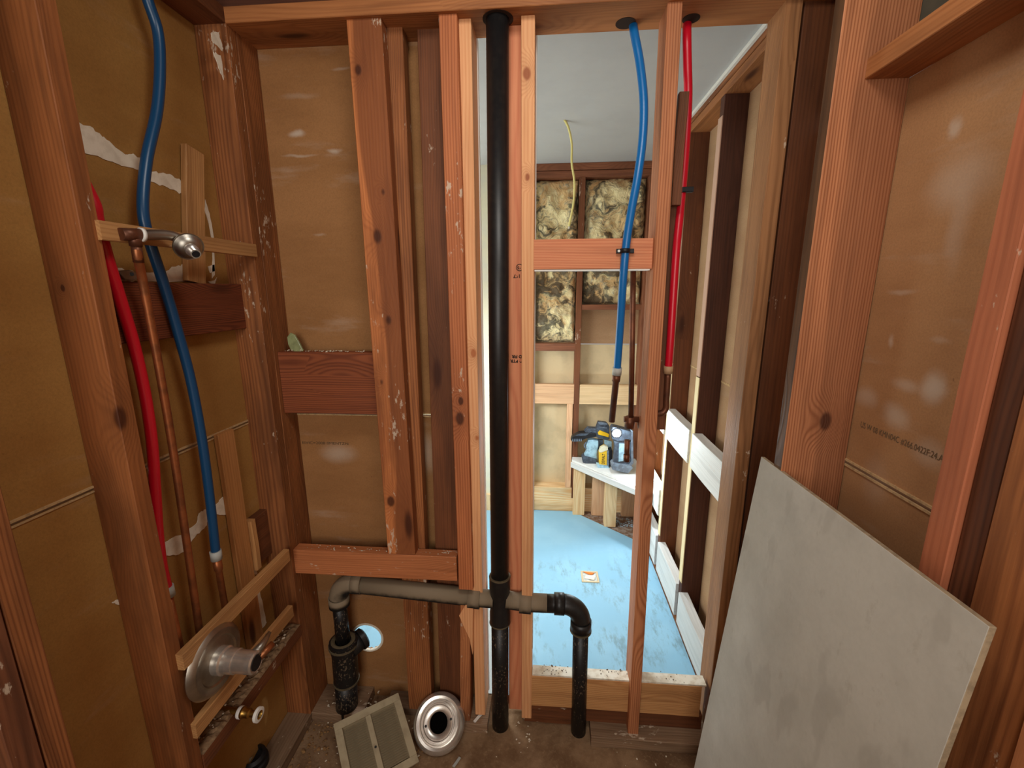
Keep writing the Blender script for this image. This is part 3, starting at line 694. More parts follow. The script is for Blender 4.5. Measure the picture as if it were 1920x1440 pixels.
# ------------------------------------------------------------------ insulation
def batt(name, x0, x1, z0, z1, seed, label, lump=.022):
    bm = bmesh.new(); nx, nz = 34, int(34*(z1-z0)/(x1-x0)); V = []
    for i in range(nx+1):
        rowv = []
        for j in range(nz+1):
            u, v = i/nx, j/nz; x = x0+(x1-x0)*u; z = z0+(z1-z0)*v
            e = min(u, 1-u, v, 1-v); edge = min(1, e*9)
            n1 = noise.fractal(Vector((x*11+seed, z*11, seed)), 1, 2, 5)
            n2 = noise.fractal(Vector((x*34+seed, z*34, 3)), 1, 2, 4)
            y = YB + .075 - (.055 + 1.3*lump*n1 + .006*n2)*math.sqrt(edge)
            x += .008*noise.noise(Vector((z*20, seed, 1)))*(1-edge); z += .010*noise.noise(Vector((x*25, seed, 2)))*(1 if j in (0, nz) else 0)
            rowv.append(bm.verts.new((x, y, z)))
        V.append(rowv)
    for i in range(nx):
        for j in range(nz): bm.faces.new((V[i][j], V[i+1][j], V[i+1][j+1], V[i][j+1]))
    b = [bm.verts.new((x, YB+.088, z)) for x, z in ((x0, z0), (x1, z0), (x1, z1), (x0, z1))]
    bm.faces.new(b)
    # side skirts
    loops = [([V[i][0] for i in range(nx+1)], b[0], b[1]), ([V[nx][j] for j in range(nz+1)], b[1], b[2]), ([V[i][nz] for i in range(nx, -1, -1)], b[2], b[3]), ([V[0][j] for j in range(nz, -1, -1)], b[3], b[0])]
    for lp, p, q in loops:
        h = len(lp)//2
        for k in range(h): bm.faces.new((lp[k], lp[k+1], p))
        bm.faces.new((lp[h], p, q))
        for k in range(h, len(lp)-1): bm.faces.new((lp[k], lp[k+1], q))
    o = link(name, bm, INS, None, smooth=True)
    return tag(o, label, 'insulation')
batt('insulation_batt', -.084, .183, -.330, .674, 3.3, 'sooty yellow fibreglass batt in the left bay, reaching lower than its neighbour')
batt('insulation_batt', .226, .596, -.083, .674, 8.1, 'cream and grey fibreglass batt in the right bay behind the blue pipe')

# ------------------------------------------------------------------ black drain assembly
YP = 1.288
T = thing('drain_stack', 'black plastic drain stack with cross fitting and two side arms', 'pipe', (-.14, YP, FL))
def vert(px_top, py_top, px_bot, py_bot):
    return P(px_top, py_top, Y=YP), P(px_bot, py_bot, Y=YP)
ct = Vector((-.138, YP, .735)); cb = Vector((-.152, YP, FL-.01))
def cx_(z): return ct.x + (cb.x-ct.x)*(ct.z-z)/(ct.z-cb.z)
ZC = -1.030
tube('pipe', [(cx_(.735), YP, .735), (cx_(-.97), YP, -.97)], .0300, BLACK, T, 32, label='upper smooth black pipe')
tube('pipe', [(cx_(-1.09), YP, -1.09), (cx_(FL-.005), YP, FL-.005)], .0300, SPLASH, T, 32, label='lower black pipe with mortar splashes')
cf_ = lathe('cross_fitting', (cx_(ZC), YP, ZC-.088), (0, 0, 1), [(.030, 0), (.0355, 0), (.0355, .040), (.0335, .052), (.0325, .088), (.0335, .124), (.0355, .132), (.0355, .176), (.030, .176)], BLACK, T, 36)
tube('cross_fitting_branch', [(cx_(ZC)-.105, YP, ZC+.002), (cx_(ZC)-.022, YP, ZC)], .029, PIPEDUST, T, 28)
tube('cross_fitting_branch', [(cx_(ZC)+.022, YP, ZC), (cx_(ZC)+.105, YP, ZC-.008)], .029, PIPEDUST, T, 28)
for s_, e_ in ((-.108, -.068), (.068, .108)):
    tube('socket', [(cx_(ZC)+s_, YP, ZC-.003-s_*.05), (cx_(ZC)+e_, YP, ZC-.003-e_*.05)], .0345, PIPEDUST, cf_, 28)
for z_ in (ZC+.089, ZC-.089):
    lathe('cement_ring', (cx_(z_), YP, z_-.002), (0, 0, 1), [(.0295, 0), (.0360, .0), (.0368, .002), (.0360, .005), (.0295, .005)], ABSLAB, cf_, 32)
# left arm
LX = -.722
zl = -.995
tube('pipe', [(cx_(ZC)-.07, YP, ZC+.002), (LX+.075, YP, zl-.004)], .0300, PIPEDUST, T, 28, label='dust-covered left arm')
def elbow(x, y, z, sx, m, r=.0345, R_=.062, n=12, lab=None):
    pts = [(x - sx*0 + sx*(-R_)*0 + 0, y, z)]
    pts = []
    for i in range(n+1):
        a = math.pi/2*i/n
        pts.append((x + sx*(R_*math.sin(a)), y, z - R_*(1-math.cos(a))))
    # horizontal end at x, vertical end at x+sx*R_, z-R_
    radii = [r*.94]*len(pts)
    eo = tube('elbow', pts, r, m, T, 28, radii=radii, label=lab)
    tube('elbow_collar', [(x - sx*.030, y, z), (x+sx*.004, y, z)], r+.001, m, eo, 28)
    tube('elbow_collar', [(x + sx*R_, y, z-R_+.004), (x+sx*R_, y, z-R_-.030)], r+.001, m, eo, 28)
elbow(LX+.062, YP, zl, -1, PIPEDUST, lab='dusty left elbow')
tube('pipe', [(LX, YP, zl-.07), (LX, YP, -1.245)], .0245, SPLASH, T, 28)
# left lower adapter: wide hub and riser
ta = lathe('trap_adapter', (LX-.002, YP, -1.40), (.02, 0, 1), [(.035, -.005), (.044, 0), (.044, .115), (.0475, .135), (.0500, .150), (.0500, .166), (.042, .168), (.040, .163), (.030, .163)], SPLASH, T, 36, label='wide black hub on the left riser')
lathe('cement_ring', (LX, YP, -1.236), (.02, 0, 1), [(.032, 0), (.041, .0), (.042, .004), (.033, .006), (.028, .003)], ABSLAB, ta, 32)
lathe('cement_ring', (LX, YP, -1.255), (.02, 0, 1), [(.046, 0), (.0515, .002), (.0515, .010), (.046, .012)], ABSLAB, ta, 32)
lathe('cement_ring', (LX-.002, YP, -1.407), (.02, 0, 1), [(.038, 0), (.046, .0), (.046, .006), (.038, .006)], ABSLAB, T, 32)
tube('pipe', [(LX-.004, YP, -1.40), (LX-.012, YP, FL-.004)], .0395, SPLASH, T, 32, label='thick lower riser on the left')
tube('branch_stub', [(LX+.02, YP+.004, -1.272), (LX+.052, YP+.045, -1.262)], .034, BLACK, T, 28, label='side inlet pointing at the hole in the drywall')
lathe('branch_cap', (LX+.052, YP+.045, -1.262), (.032, .041, .01), [(.038, -.012), (.038, .004), (.030, .010), (0, .010)], BLACK, T, 28)
# right arm
RX = .128; zr = -1.035
tube('pipe', [(cx_(ZC)+.07, YP, ZC-.006), (.012, YP, ZC-.0055)], .0300, PIPEDUST, T, 28, label='dusty half of the right arm')
tube('pipe', [(.012, YP, ZC-.0055), (RX-.062, YP, zr)], .0298, BLACK, T, 28, label='clean black half of the right arm')
elbow(RX-.062, YP, zr, 1, BLACK, lab='black right elbow')
tube('pipe', [(RX, YP, zr-.07), (RX+.004, YP, FL-.006)], .0265, SPLASH, T, 28, label='short black riser on the right')
lathe('cement_ring', (RX, YP, zr-.10), (0, 0, 1), [(.026, 0), (.0368, 0), (.0368, .004), (.026, .004)], ABSLAB, T, 28)
# grime collar where the stack enters the floor
bm = bmesh.new()
# ------------------------------------------------------------------ PEX and copper lines
def line(name, label, pts, r, m, cat='pipe', n=8):
    t = thing(name, label, cat, pts[-1])
    tube('pipe', catmull(pts, n), r, m, t, 18)
    return t
# left blue
pb = [P(x, y, X=-.886) for x, y in ((262, -60), (277, 0), (296, 60), (300, 130), (294, 210), (275, 300), (268, 390), (280, 450), (303, 520), (330, 610), (357, 710), (378, 820), (393, 930), (405, 1040))]
t = line('blue_water_pipe', 'dark blue plastic water pipe on the left wall with copper end', pb, .0112, PEXN)
e = pb[-1]; e2 = P(424, 1150, X=-.886); dv = (e2-e).normalized()
tube('crimp_collar', [e-dv*.012, e+dv*.014], .0140, GREYRING, t)
tube('copper_tail', [e+dv*.01, e+dv*.045, e+dv*.05, e+dv*.40], .0085, COPPER, t, radii=[.0108, .0108, .0085, .0085])
# left red
pr = [Vector((-.915, .8145, .69)), Vector((-.915, .8145, .45)), Vector((-.912, .815, .30))] + [P(x, y, X=-.886) for x, y in ((172, 372), (182, 410), (200, 480), (225, 560), (252, 650), (272, 740), (285, 830), (291, 920), (296, 1000), (303, 1060), (314, 1108))]
t = line('red_water_pipe', 'red plastic water pipe bowing down behind the left stud', pr, .0112, PEXR)
e = pr[-1]; dv = (P(330, 1180, X=-.886)-e).normalized()
tube('crimp_collar', [e-dv*.012, e+dv*.014], .0140, GREYRING, t)
tube('copper_tail', [e+dv*.01, e+dv*.32], .0085, COPPER, t)
# copper riser + shower arm
XA = -.822
cbm = P(372, 1170, X=-.885)
t = thing('bent_shower_pipe', 'old chrome shower arm with flange on a green-stained copper riser', 'shower arm', cbm)
tube('riser', catmull([P(255, 455, X=-.834), P(259, 485, X=-.836), P(270, 540, X=-.856), P(300, 700, X=-.872), P(330, 880, X=-.880), cbm, P(384, 1240, X=-.885)], 6), .0085, COPPER, t, label='copper riser down to the valve')
tube('riser_fitting', [P(255, 458, X=-.833), P(260, 492, X=-.838)], .0094, COPPERD, t)
tube('drop_ear_elbow', [P(226, 439, X=-.836), P(262, 440, X=-.828)], .0120, COPPERD, t, label='dark brass elbow behind the arm')
tube('drop_ear_elbow', [P(252, 441, X=-.832), P(255, 462, X=-.834)], .0110, COPPERD, t)
tube('sealing_tape', [P(262, 440, X=-.828), P(269, 441, X=-.826)], .0140, WHITEP, t)
arm = catmull([P(266, 441, X=-.827), P(290, 440, X=-.822), P(315, 441, X=-.815), P(332, 446, X=-.808), P(345, 456, X=-.800), P(358, 468, X=-.790)], 6)
tube('arm', arm, .0105, CHROMED, t, 22)
fc = P(355, 464, X=-.790); fa = (R*.70 - U*.52 - F*.42).normalized()
lathe('flange', fc - fa*.004, fa, [(.0108, .014), (.018, .012), (.023, .006), (.028, .000), (.030, .001), (.030, -.002), (.02, .002), (.0108, .003)], CHROMED, t, 36)
nz_ = tube('nozzle', [fc+fa*.002, fc+fa*.022, fc+fa*.0225, fc+fa*.036], .012, CHROME, t, 20, radii=[.0130, .0130, .0098, .0098])
tube('nozzle_mouth', [fc+fa*.0362, fc+fa*.0368], .0075, BLK, nz_, 18)
# galvanised strap stub
t = thing('steel_strap', 'bent grey steel strap end on the dark left block', 'strap', P(240, 520, X=-.90))
prism('plate', [P(x, y, X=-.90) for x, y in ((212, 508), (236, 506), (252, 512), (258, 520), (242, 526), (226, 524))], (.010, 0, 0), STRAP, t, bevel=.002)
tube('eyelet', [P(247, 514, X=-.892), P(247, 514, X=-.888)], .004, BLK, t, 12)

# shower valve
vc = P(403, 1237, X=-.835)
t = thing('shower_valve', 'chrome shower valve with large round cover plate between two laths', 'valve', (vc.x, vc.y, vc.z))
lathe('cover_plate', vc, (1, 0, 0), [(.025, .012), (.045, .012), (.056, .009), (.060, .013), (.066, .011), (.075, .012), (.084, .006), (.089, -.002), (.088, -.005), (.07, 0), (.03, .002)], CHROMED, t, 56)
lathe('sleeve', vc, (1, 0, 0), [(.034, .012), (.034, .030), (.030, .034), (.0295, .060), (.027, .062), (.027, .088), (.0275, .090), (.0275, .108), (.024, .112), (.018, .111), (.017, .10)], CHROME, t, 36)
sv = vc + Vector((.108, 0, 0))
tube('stem_opening', [sv-Vector((.004, 0, 0)), sv+Vector((.0045, 0, 0))], .019, BLK, t, 24)
tube('lever', [sv+Vector((-.008, .012, .012)), sv+Vector((-.004, .040, .018)), sv+Vector((-.006, .072, .024))], .01, CHROMED, t, 14, radii=[.013, .009, .005])
tube('stem', [sv+Vector((0, .018, -.002)), sv+Vector((.012, .055, .006))], .0085, COPPER, t, 14)
# valve body behind
tube('valve_body', [vc+Vector((-.055, 0, 0)), vc+Vector((0, 0, 0))], .026, COPPERD, t, 20)

# tub spout nipple
nc = P(448, 1335, X=-.835)
t = thing('spout_nipple', 'brass pipe nipple with white rimmed end below the mortar-crusted block', 'pipe fitting', nc)
nd = (P(486, 1340, X=-.775)-nc).normalized()
lathe('nipple', nc - nd*.05, nd, [(.009, 0), (.009, .05), (.014, .05), (.015, .064), (.012, .068), (.0125, .082), (.0085, .086), (.0085, .098), (.0165, .102), (.0175, .110), (.012, .111), (.010, .104)], BRASS, t, 24)
lathe('sealing_tape', nc - nd*.05, nd, [(.0145, .050), (.0158, .052), (.0158, .058), (.0145, .060)], WHITEP, t, 24)
lathe('white_rim', nc - nd*.05, nd, [(.0165, .1015), (.019, .104), (.019, .1115), (.011, .1125)], WHITEP, t, 24)

# shower-side pipes in the front wall
pb = [P(1186, 36, Z=.72)] + [P(x, y, Y=yy) for x, y, yy in ((1189, 60, 1.33), (1200, 120, 1.315), (1207, 190, 1.30), (1205, 260, 1.29), (1196, 330, 1.275), (1183, 400, 1.268), (1174, 460, 1.267), (1168, 530, 1.275), (1163, 610, 1.30), (1157, 695, 1.33))]
t = line('blue_water_pipe', 'bright blue plastic water pipe hanging in the open stud bay', pb, .0112, PEXB)
e = pb[-1]; dv = (P(1147, 790, Y=1.35)-e).normalized()
tube('crimp_collar', [e-dv*.010, e+dv*.013], .0142, GREYRING, t)
tube('copper_tail', [e+dv*.012, e+dv*.034, e+dv*.035, e+dv*.17], .009, COPPERD, t, radii=[.0125, .0125, .0100, .0100])
cl = P(1172, 470, Y=1.262)
pc_ = box('pipe_clamp', cl.x-.022, cl.x+.026, 1.270, 1.279, cl.z-.006, cl.z+.006, BLK, t, 'X', label='black clamp strap on the pinkish block', seg=1)
tube('pipe_clamp_loop', [(cl.x+.001, 1.267, cl.z-.006), (cl.x+.001, 1.267, cl.z+.006)], .0135, BLK, pc_, 20)
tube('clamp_screw', [(cl.x-.0155, 1.2705, cl.z), (cl.x-.0155, 1.2685, cl.z)], .0035, WHITEP, pc_, 10)
pr = [P(1289, 34, Z=.72)] + [P(x, y, Y=yy) for x, y, yy in ((1288, 60, 1.33), (1289, 120, 1.33), (1290, 190, 1.35), (1284, 300, 1.36), (1275, 400, 1.345), (1268, 470, 1.33), (1262, 560, 1.33), (1257, 640, 1.33), (1253, 692, 1.335))]
t = line('red_water_pipe', 'bright red plastic water pipe behind the tall red stud', pr, .0112, PEXR)
e = pr[-1]; dv = (P(1247, 790, Y=1.345)-e).normalized()
tube('crimp_collar', [e-dv*.010, e+dv*.013], .0142, flat('tan_crimp_ring', (188, 150, 112), .6), t)
q1 = e+dv*.125
tube('copper_tail', catmull([e+dv*.012, e+dv*.10, q1, q1+Vector((-.010, 0, -.016)), q1+Vector((-.030, 0, -.018))], 5), .0095, COPPERD, t)
cl = P(1284, 357, Y=1.35)
box('pipe_clamp', cl.x-.010, cl.x+.020, 1.335, 1.352, cl.z-.007, cl.z+.007, BLK, t, 'X', seg=1)

# copper drop with tee and stub
c0 = P(1187, 500, Y=1.345); c1 = P(1183, 785, Y=1.345); c2 = P(1175, 862, Y=1.345)
t = thing('copper_drop_pipe', 'dark copper pipe with tee dropping beside the blue pipe', 'pipe', c2)
tube('pipe', [c0+Vector((0, 0, .02)), c1], .0085, COPPERD, t)
tube('tee', [c1+Vector((-.002, 0, .006)), c1+Vector((-.004, 0, -.030))], .0155, COPPERD, t)
tube('tee_arm', [c1+Vector((-.022, 0, -.002)), c1+Vector((.026, 0, -.002))], .0095, COPPERD, t)
tube('tee_wing', [c1+Vector((.026, 0, -.002)), c1+Vector((.030, .0, -.030))], .007, COPPERD, t)
tube('stub', [P(1176, 825, Y=1.345), P(1175, 862, Y=1.345)], .0085, COPPERD, t)
tube('stub_cap', [P(1175, 852, Y=1.345), P(1174.6, 865, Y=1.345)], .0100, COPPERD, t)

# ceiling cable
pwy = [P(1058, 224, Z=.757)] + [P(x, y, Y=yy) for x, y, yy in ((1066, 240, 2.2), (1072, 270, 2.22), (1072, 305, 2.24), (1077, 340, 2.25), (1076, 375, 2.26), (1071, 405, 2.26), (1067, 424, 2.26))]
t = line('ceiling_cable', 'loose yellow cable hanging from the shower ceiling', pwy, .0052, WIREY, 'cable', 6)
tube('cable_tip', [pwy[-1], pwy[-1]+Vector((-.001, 0, -.012))], .003, WHITEP, t, 10)

# ------------------------------------------------------------------ leaning grey board
tl = Vector((.556, 1.104, -.420)); tr = Vector((.556, .512, -.412)); dn = Vector((-.095, 0, -1.139))
board_pts = [tl, tr, tr+dn, tl+dn]
o = prism('cement_board', board_pts, Vector((.0095, 0, -.0008)), CEM, None, center=False, bevel=.0012)
o.data.materials.append(flat('board_core_edge', (170, 150, 120), .9, n=.5, nscale=60))
for p_ in o.data.polygons:
    if abs(p_.normal.y) > .8 or p_.normal.z > .8: p_.material_index = 1
tag(o, 'large grey cement board leaning against the right wall studs', 'board')

# ------------------------------------------------------------------ floor items
# grille
g0 = P(625, 1360, Z=-1.47); g1 = P(748, 1300, Z=-1.47)
u_ = (g1-g0); 
u_.z = 0; L1 = .228; u_.normalize()
v_ = (P(782, 1432, Z=-1.553) - g1); v_ = (v_ - u_*v_.dot(u_)); v_.normalize()
n_ = u_.cross(v_); 
if n_.z < 0: n_ = -n_
GM = Matrix((u_, v_, n_)).transposed().to_4x4(); GM.translation = g0
GRM = flat('dusty_painted_steel', (176, 162, 132), .7, n=.5, nscale=24, c2=(140, 124, 98))
t = thing('vent_grille', 'square dusty louvred vent grille lying on the floor', 'vent', g0+v_*.2)
def gp(name, pts, h, m=GRM, base=0.0, bevel=.001):
    return prism(name, [GM @ Vector((a, b, base)) for a, b in pts], n_*h, m, t, bevel=bevel)
S = .228; fr = .024
def rect(a, b, c, d): return [(a, c), (b, c), (b, d), (a, d)]
gp('frame_rail', rect(0, S, 0, fr), .010); gp('frame_rail', rect(0, S, S-fr, S), .010)
gp('frame_rail', rect(0, fr, fr, S-fr), .010); gp('frame_rail', rect(S-fr, S, fr, S-fr), .010)
gp('centre_bar', rect(S/2-.012, S/2+.006, fr, S-fr), .008)
gp('shadow_sheet', rect(fr, S-fr, fr, S-fr), .0012, flat('grille_shadow', (136, 122, 96), .9), 0, 0)  # sheet coloured as the shade behind the louvres
for side in (0, 1):
    a0, a1 = ((fr+.004, S/2-.015) if side == 0 else (S/2+.009, S-fr-.004))
    for k in range(24):
        y0 = fr+.006+k*.0072
        pts = [GM @ Vector(p) for p in ((a0, y0, .002), (a1, y0, .002), (a1, y0+.0052, .007), (a0, y0+.0052, .007))]
        prism('louvre', pts, n_*.0008, GRM, t)
tube('screw_hole', [GM @ Vector((S/2-.003, S*.55, .0075)), GM @ Vector((S/2-.003, S*.55, .0085))], .004, BLK, t, 12)
for k in range(2):
    pass

# chrome ring
rb = P(818, 1419, Z=-1.556); view = -(P(817, 1358, Z=-1.5)).normalized()
ax = (view + Vector((-.18, 0, -.02))).normalized()
upv = Vector((0, 0, 1)) - ax*ax.z; upv.normalize()
rc = rb + upv*.088 + Vector((-.004, 0, .006))
t = thing('chrome_ring', 'round chrome escutcheon with a dark centre hole leaning near the grille', 'escutcheon', rb)
lathe('plate', rc, ax, [(a_*1.10, b_) for a_, b_ in [(.029, -.004), (.029, .006), (.034, .010), (.046, .010), (.0485, .016), (.051, .016), (.0525, .008), (.056, .008), (.058, .015), (.061, .015), (.0625, .009), (.071, .011), (.079, .006), (.083, -.004), (.080, -.006), (.05, .002), (.030, -.002), (.029, -.004)]], CHROME, t, 64)
lathe('centre_hole_shade', rc, ax, [(.0320, -.012), (.0320, -.011), (0, -.011)], flat('hole_black', (10, 9, 8), .95, spec=0), t, 32, smooth=False)  # matte black disc stands for the shade inside the opening
side_ = ax.cross(upv).normalized()
for sgn in (1, -1):
    hp = rc + (side_*sgn*.034 + upv*(-.014*sgn))
    hp = rc + (side_*(-sgn)*.043*1 + upv*(.012*sgn))
    lathe('screw_hole', hp, ax, [(.0042, .0098), (.0042, .0108), (0, .0108)], BLK, t, 14, smooth=False)

# rubble near the ring / plates
chips('plaster_crumbs', [((-.55, 1.27, FL), (.10, .05, .004), 26), ((-.07, 1.26, FL), (.03, .06, .006), 14), ((-.62, 1.08, FL), (.2, .2, .003), 90), ((.1, 1.15, FL), (.35, .1, .002), 22), ((-.72, 1.31, FL+.04), (.1, .04, .006), 30), ((-.70, .95, FL), (.12, .15, .003), 60)], CHIP, None, 12, .0015, .005)
tag(D.objects['plaster_crumbs'], 'pale plaster crumbs scattered on the dirty floor', 'debris')
chips('wood_shavings', [((-.80, 1.0, FL), (.08, .25, .004), 160), ((-.62, 1.05, FL), (.22, .24, .003), 160)], flat('shaving', (150, 112, 70), .9, n=.5, nscale=40), None, 13, .002, .006)
tag(D.objects['wood_shavings'], 'brown wood shavings and sawdust along the left wall', 'debris')
# offcut beside stump, screws etc.
o = board('drywall_sliver', (-.243, 1.258, FL+.0425), (-.215, 1.30, FL+.0425), .010, .004, WHITEP, None, seg=2)
tag(o, 'small white sliver lying on the cut bottom plate stub', 'offcut')
o = board('grey_sliver', P(850, 1438, Z=FL+.004), P(862, 1420, Z=FL+.004), .009, .004, GREYRING, None, seg=2)
tag(o, 'small pale grey sliver on the floor near the bottom edge', 'offcut')
o = prism('green_shard', [P(x, y, Y=1.318) for x, y in ((538, 632), (544, 624), (552, 628), (560, 642), (568, 658), (556, 661), (545, 656), (540, 646))], (0, .008, 0), PUTTY, None, bevel=.0015)
tag(o, 'small glassy green shard standing on the dark red block', 'shard')

# corner drain rags: black ribbed rubber with clear plastic
gp0 = P(478, 1424, Z=-1.50)
t = thing('drain_boot', 'black rubber drain boot wrapped in dusty plastic in the left corner', 'drain fitting', (gp0.x, gp0.y, -1.52))
lathe('rubber_body', (gp0.x, gp0.y, -1.52), (0, -.1, 1), [(.040, 0), (.041, .02), (.036, .025), (.037, .040), (.032, .045), (.028, .048), (.026, .03), (0, .028)], BLK, t, 24)
bm = bmesh.new(); rg = random.Random(4)
for k in range(7):
    a = k*.42-1.2; c = Vector((gp0.x+.01*k-.04, gp0.y-.035-.006*k, -1.518))
    vs_ = [bm.verts.new(c+Vector((rg.uniform(-.02, .02), rg.uniform(-.03, .03), z))) for z in (0, .02, .045)]
    vs2 = [bm.verts.new(v.co+Vector((.018, .012, rg.uniform(-.004, .01)))) for v in vs_]
    for i in range(2): bm.faces.new((vs_[i], vs_[i+1], vs2[i+1], vs2[i]))
bmesh.ops.solidify(bm, geom=bm.faces[:], thickness=.001)
link('plastic_wrap', bm, flat('dusty_plastic', (170, 156, 130), .3), t)

# ------------------------------------------------------------------ corner bench with tools
t = thing('corner_bench', 'triangular wooden corner bench with pale top in the shower', 'bench', (.4, 2.6, SF))
BT = -1.12
topm = flat('bench_top_board', (226, 226, 220), .7, n=.3, nscale=20, c2=(190, 196, 198))
prism('bench_top', [(.185, 2.845, BT), (.180, 2.798, BT), (.612, 2.325, BT), (.612, 2.845, BT)], (0, 0, -.014), topm, t)
board('front_rail', (.184, 2.800, BT-.034), (.606, 2.337, BT-.034), .038, .030, W_LAMPLIT, t, wdir=(0, 0, 1))  # rail coloured white in place of lamplight that barely reaches it
def leg(px0, px1, y_bot, m, lab=None, dd=.04):
    b0 = P(px0, y_bot, Z=SF); b1 = P(px1, y_bot, Z=SF)
    c = (b0+b1)/2; wv = (b1-b0).length; yy = min(c.y+dd/2, 2.82)
    board('leg', (c.x, yy, SF), (c.x, yy, BT-.053 if dd < .06 else BT-.014), wv, dd, m, t, lab)
leg(1073, 1094, 957, wood('orange_foot_pine', (238, 208, 158), (222, 160, 96), ring=.4, blotch=.1), 'pale flat leg with orange foot')
leg(1108, 1131, 961, W_PP)
leg(1133, 1154, 988, W_PALE, 'pale post leg in front', .07)
leg(1163, 1188, 962, W_PP)
prism('grey_bracket', [(.56, 2.52, SF), (.61, 2.44, SF), (.61, 2.54, SF)], (0, 0, .13), W_DARK, t)
chips('shower_rubble', [((.50, 2.72, SF-.002), (.10, .06, .004), 120)], flat('pale_blue_dust', (170, 190, 200), .9, n=.5, nscale=50), None, 17, .002, .007)
tag(D.objects['shower_rubble'], 'pale rubble and dust on the bare strip below the bench', 'debris')

def hull(name, pts2d, y, dep, m, parent, bevel=.003, label=None):
    return prism(name, [P(px, py, Y=y) for px, py in pts2d], (0, dep, 0), m, parent, label, bevel=bevel)
GREYD = flat('charcoal_tool_plastic', (58, 64, 74), .5, n=.5, nscale=40, c2=(96, 112, 128))
yb = 2.735
t = thing('cordless_tool', 'lamplit pale blue cordless tool standing on its battery at the left', 'power tool', P(1107, 868, Y=yb))
hull('battery_foot', [(1091, 860), (1096, 855), (1119, 861), (1120, 870), (1117, 875), (1093, 868)], yb, .07, GREYD, t)
hd = hull('handle', [(1094, 858), (1101, 846), (1099, 838), (1103, 826), (1112, 825), (1122, 827), (1122, 838), (1119, 852), (1120, 864), (1108, 861)], yb+.008, .05, TOOL_LIT, t, .004)
tube('trigger', catmull([P(1099, 842, Y=yb+.02), P(1095.5, 835, Y=yb+.02), P(1099, 829, Y=yb+.02)], 5), .004, GREYT, hd, 10)
# tool lying across the tops
t = thing('cordless_saw', 'black and yellow cordless tool lying across the others left of the lamp', 'power tool', P(1135, 825, Y=yb+.01))
hd = hull('battery_end', [(1070, 826), (1073, 819), (1087, 812), (1100, 811), (1117, 813), (1119, 819), (1110, 821), (1098, 823), (1090, 827), (1078, 829)], yb, .05, BLK, t, .004, 'flat black battery end with pale ribs')
hull('battery_top', [(1078, 817), (1088, 813), (1104, 813), (1098, 817)], yb-.003, .004, GREYD, hd, 0)
for k in range(6):
    hull('rib', [(1073+k*3.2, 823), (1074.6+k*3.2, 823), (1074.6+k*3.2, 828.2), (1073+k*3.2, 827.4)], yb-.004, .004, GREYT, hd, 0)
hull('body', [(1096, 809), (1103, 803), (1118, 804), (1122, 792), (1138, 794), (1143, 800), (1143, 824), (1136, 825), (1122, 822), (1110, 813)], yb+.01, .05, GREYD, t, .004)
hull('yellow_panel', [(1121, 811), (1125, 807), (1142, 814), (1141, 820), (1130, 817), (1122, 815)], yb+.004, .008, YEL, t, .001)
hull('guard', [(1121, 792), (1128, 791), (1139, 794), (1139, 797), (1124, 796)], yb+.004, .010, GREYT, t, .001)
hull('guard', [(1124, 800), (1139, 802), (1139, 804), (1124, 802)], yb+.004, .010, GREYT, t, .001)
tube('hand_grip', catmull([P(1096, 806, Y=yb+.01), P(1101, 811, Y=yb+.01), P(1110, 809, Y=yb+.01)], 5), .005, GREYD, t, 10)
hull('post', [(1121, 824), (1131, 825), (1131, 864), (1122, 864)], yb+.03, .02, GREYD, t, .002)
hull('pale_label', [(1133, 824), (1147, 828), (1147, 844), (1134, 842)], yb+.02, .01, TOOL_LIT, t, .001)
yb2 = 2.685
t = thing('battery_pack', 'yellow and black power tool battery standing upright on the bench', 'battery', P(1135, 875, Y=yb2))
ys = hull('yellow_shell', [(1124, 872), (1123.5, 850), (1126, 842), (1132, 838), (1138, 838), (1139, 846), (1138, 874)], yb2, .05, flat('bright_yellow', (222, 178, 44), .5), t, .003)
hull('grey_side', [(1138, 846), (1142, 845), (1142, 874), (1138, 874)], yb2-.002, .05, GREYT, t, .001)
hull('black_side', [(1142, 845), (1147, 842), (1148.5, 846), (1147, 872), (1142, 875)], yb2+.002, .05, BLK, t, .002)
hull('pale_cap', [(1123, 847), (1126, 840), (1133, 836.5), (1140, 838), (1140, 844), (1127, 849)], yb2-.004, .03, flat('bleached_plastic', (212, 206, 176), .5), t, .002)
hull('foot_plate', [(1119, 872), (1141, 875), (1145, 880), (1121, 877)], yb2-.02, .05, TOOL_LIT, t, .001)
a = P(1130.5, 870, Y=yb2); b = P(1130.5, 851, Y=yb2)
text('lettering', 'DEWALT', (a.x+.010, yb2-.0005, a.z), (0, 0, 1), (-1, 0, 0), .026, INK, ys, width=(b-a).length, bold=.02)
yb3 = 2.575
t = thing('work_light', 'cordless lamp tool with glaring white lens standing on a grey battery', 'work light', P(1165, 886, Y=yb3))
hull('battery_foot', [(1147, 873), (1151, 869), (1184, 873), (1187, 878), (1178, 888), (1148, 881)], yb3, .08, GREYT, t)
hull('grip', [(1150, 869), (1153, 838), (1151, 826), (1160, 823), (1178, 826), (1184, 830), (1183, 873)], yb3+.02, .05, GREYD, t, .005)
hull('grip_pad', [(1160, 866), (1161, 832), (1171, 832), (1171, 864)], yb3+.014, .01, TOOL_LIT, t, .002)
hull('frame_edge', [(1183, 806), (1187, 808), (1188, 868), (1182, 876), (1180, 872), (1184, 866)], yb3+.01, .03, GREYT, t, .002)
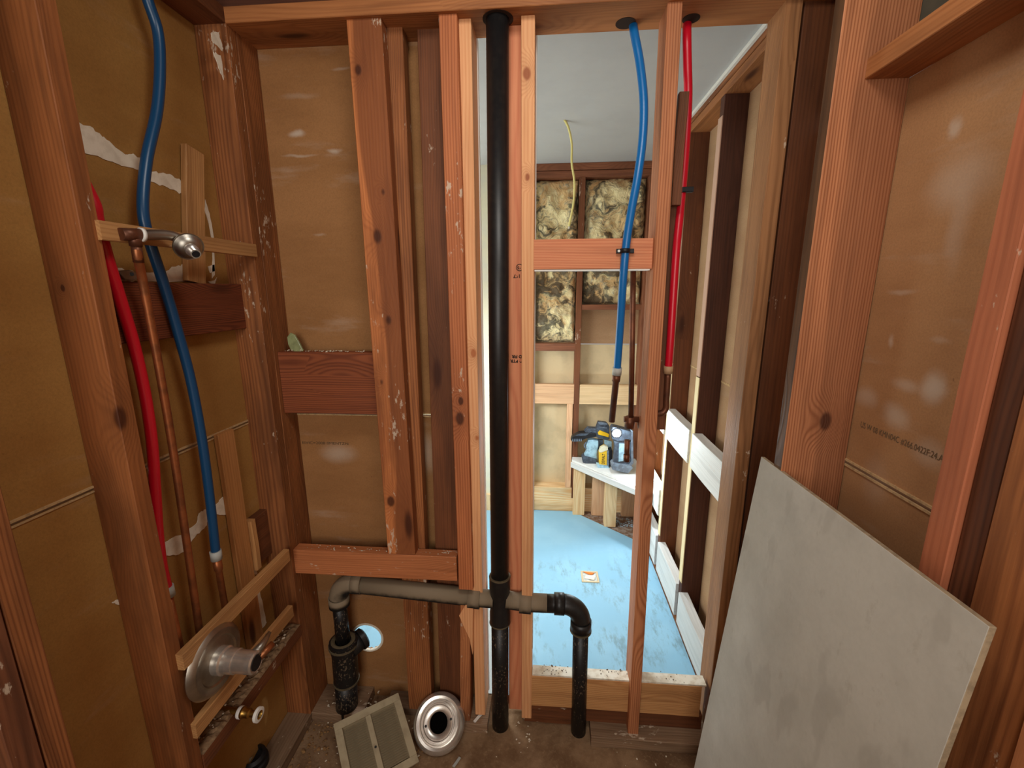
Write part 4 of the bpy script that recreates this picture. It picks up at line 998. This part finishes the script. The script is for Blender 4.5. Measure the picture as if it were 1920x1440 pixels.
lh_ = hull('lamp_head', [(1146, 806), (1149, 800), (1172, 806), (1186, 810), (1184, 826), (1160, 828), (1148, 824)], yb3+.01, .07, GREYD, t, .005)
LENS = N('lamp_lens'); LENS.b.inputs['Emission Color'].default_value = (.85, .95, 1, 1); LENS.b.inputs['Emission Strength'].default_value = 30
LENS = LENS.m
lc = P(1156.5, 812.5, Y=yb3+.004)
lathe('lens_bezel', lc+Vector((0, .008, 0)), (0, -1, -.1), [(.026, -.02), (.031, 0), (.031, .006), (.026, .006)], BLK, lh_, 24)
lathe('lens', lc+Vector((0, .004, 0)), (0, -1, -.1), [(.027, 0), (.022, .005), (.010, .008), (0, .009)], LENS, lh_, 24)
# drain in the pan
dc = P(1106, 1082, Z=SF); dx = .047
t = thing('floor_drain', 'square torn-open drain with orange tape set in the blue floor', 'drain', (dc.x, dc.y, SF))
for (a0, a1, b0, b1) in ((-1, 1, -1, -.78), (-1, 1, .78, 1), (-1, -.78, -.78, .78), (.78, 1, -.78, .78)):
    slab('drain_rim', dc.x+a0*dx, dc.x+a1*dx, dc.y+b0*dx, dc.y+b1*dx, SF, SF+.004, flat('rim_buff', (206, 186, 150), .7) if 'rim_buff' not in D.materials else D.materials['rim_buff'], t)
slab('drain_grate', dc.x-.036, dc.x+.036, dc.y-.036, dc.y+.036, SF, SF+.0015, flat('pale_plastic', (214, 220, 216), .4, n=.5, nscale=90, c2=(120, 110, 96)), t)
prism('orange_tape', [(dc.x-.034, dc.y+.036, SF+.0045), (dc.x+.028, dc.y+.030, SF+.0045), (dc.x+.010, dc.y+.012, SF+.0045), (dc.x-.012, dc.y+.020, SF+.0045)], (0, 0, .002), flat('orange_tape', (224, 118, 30), .6), t)
prism('torn_flap', [(dc.x-.03, dc.y-.02, SF+.004), (dc.x+.02, dc.y-.03, SF+.004), (dc.x+.03, dc.y, SF+.010), (dc.x-.02, dc.y+.005, SF+.008)], (0, 0, .0015), PLASTER, t)

# ------------------------------------------------------------------ lift the layout so the bathroom floor is z = 0
for o in list(sc.objects):
    if o.parent is None and o.type not in ('CAMERA', 'LIGHT'):
        o.location.z += H - FL - 1.56
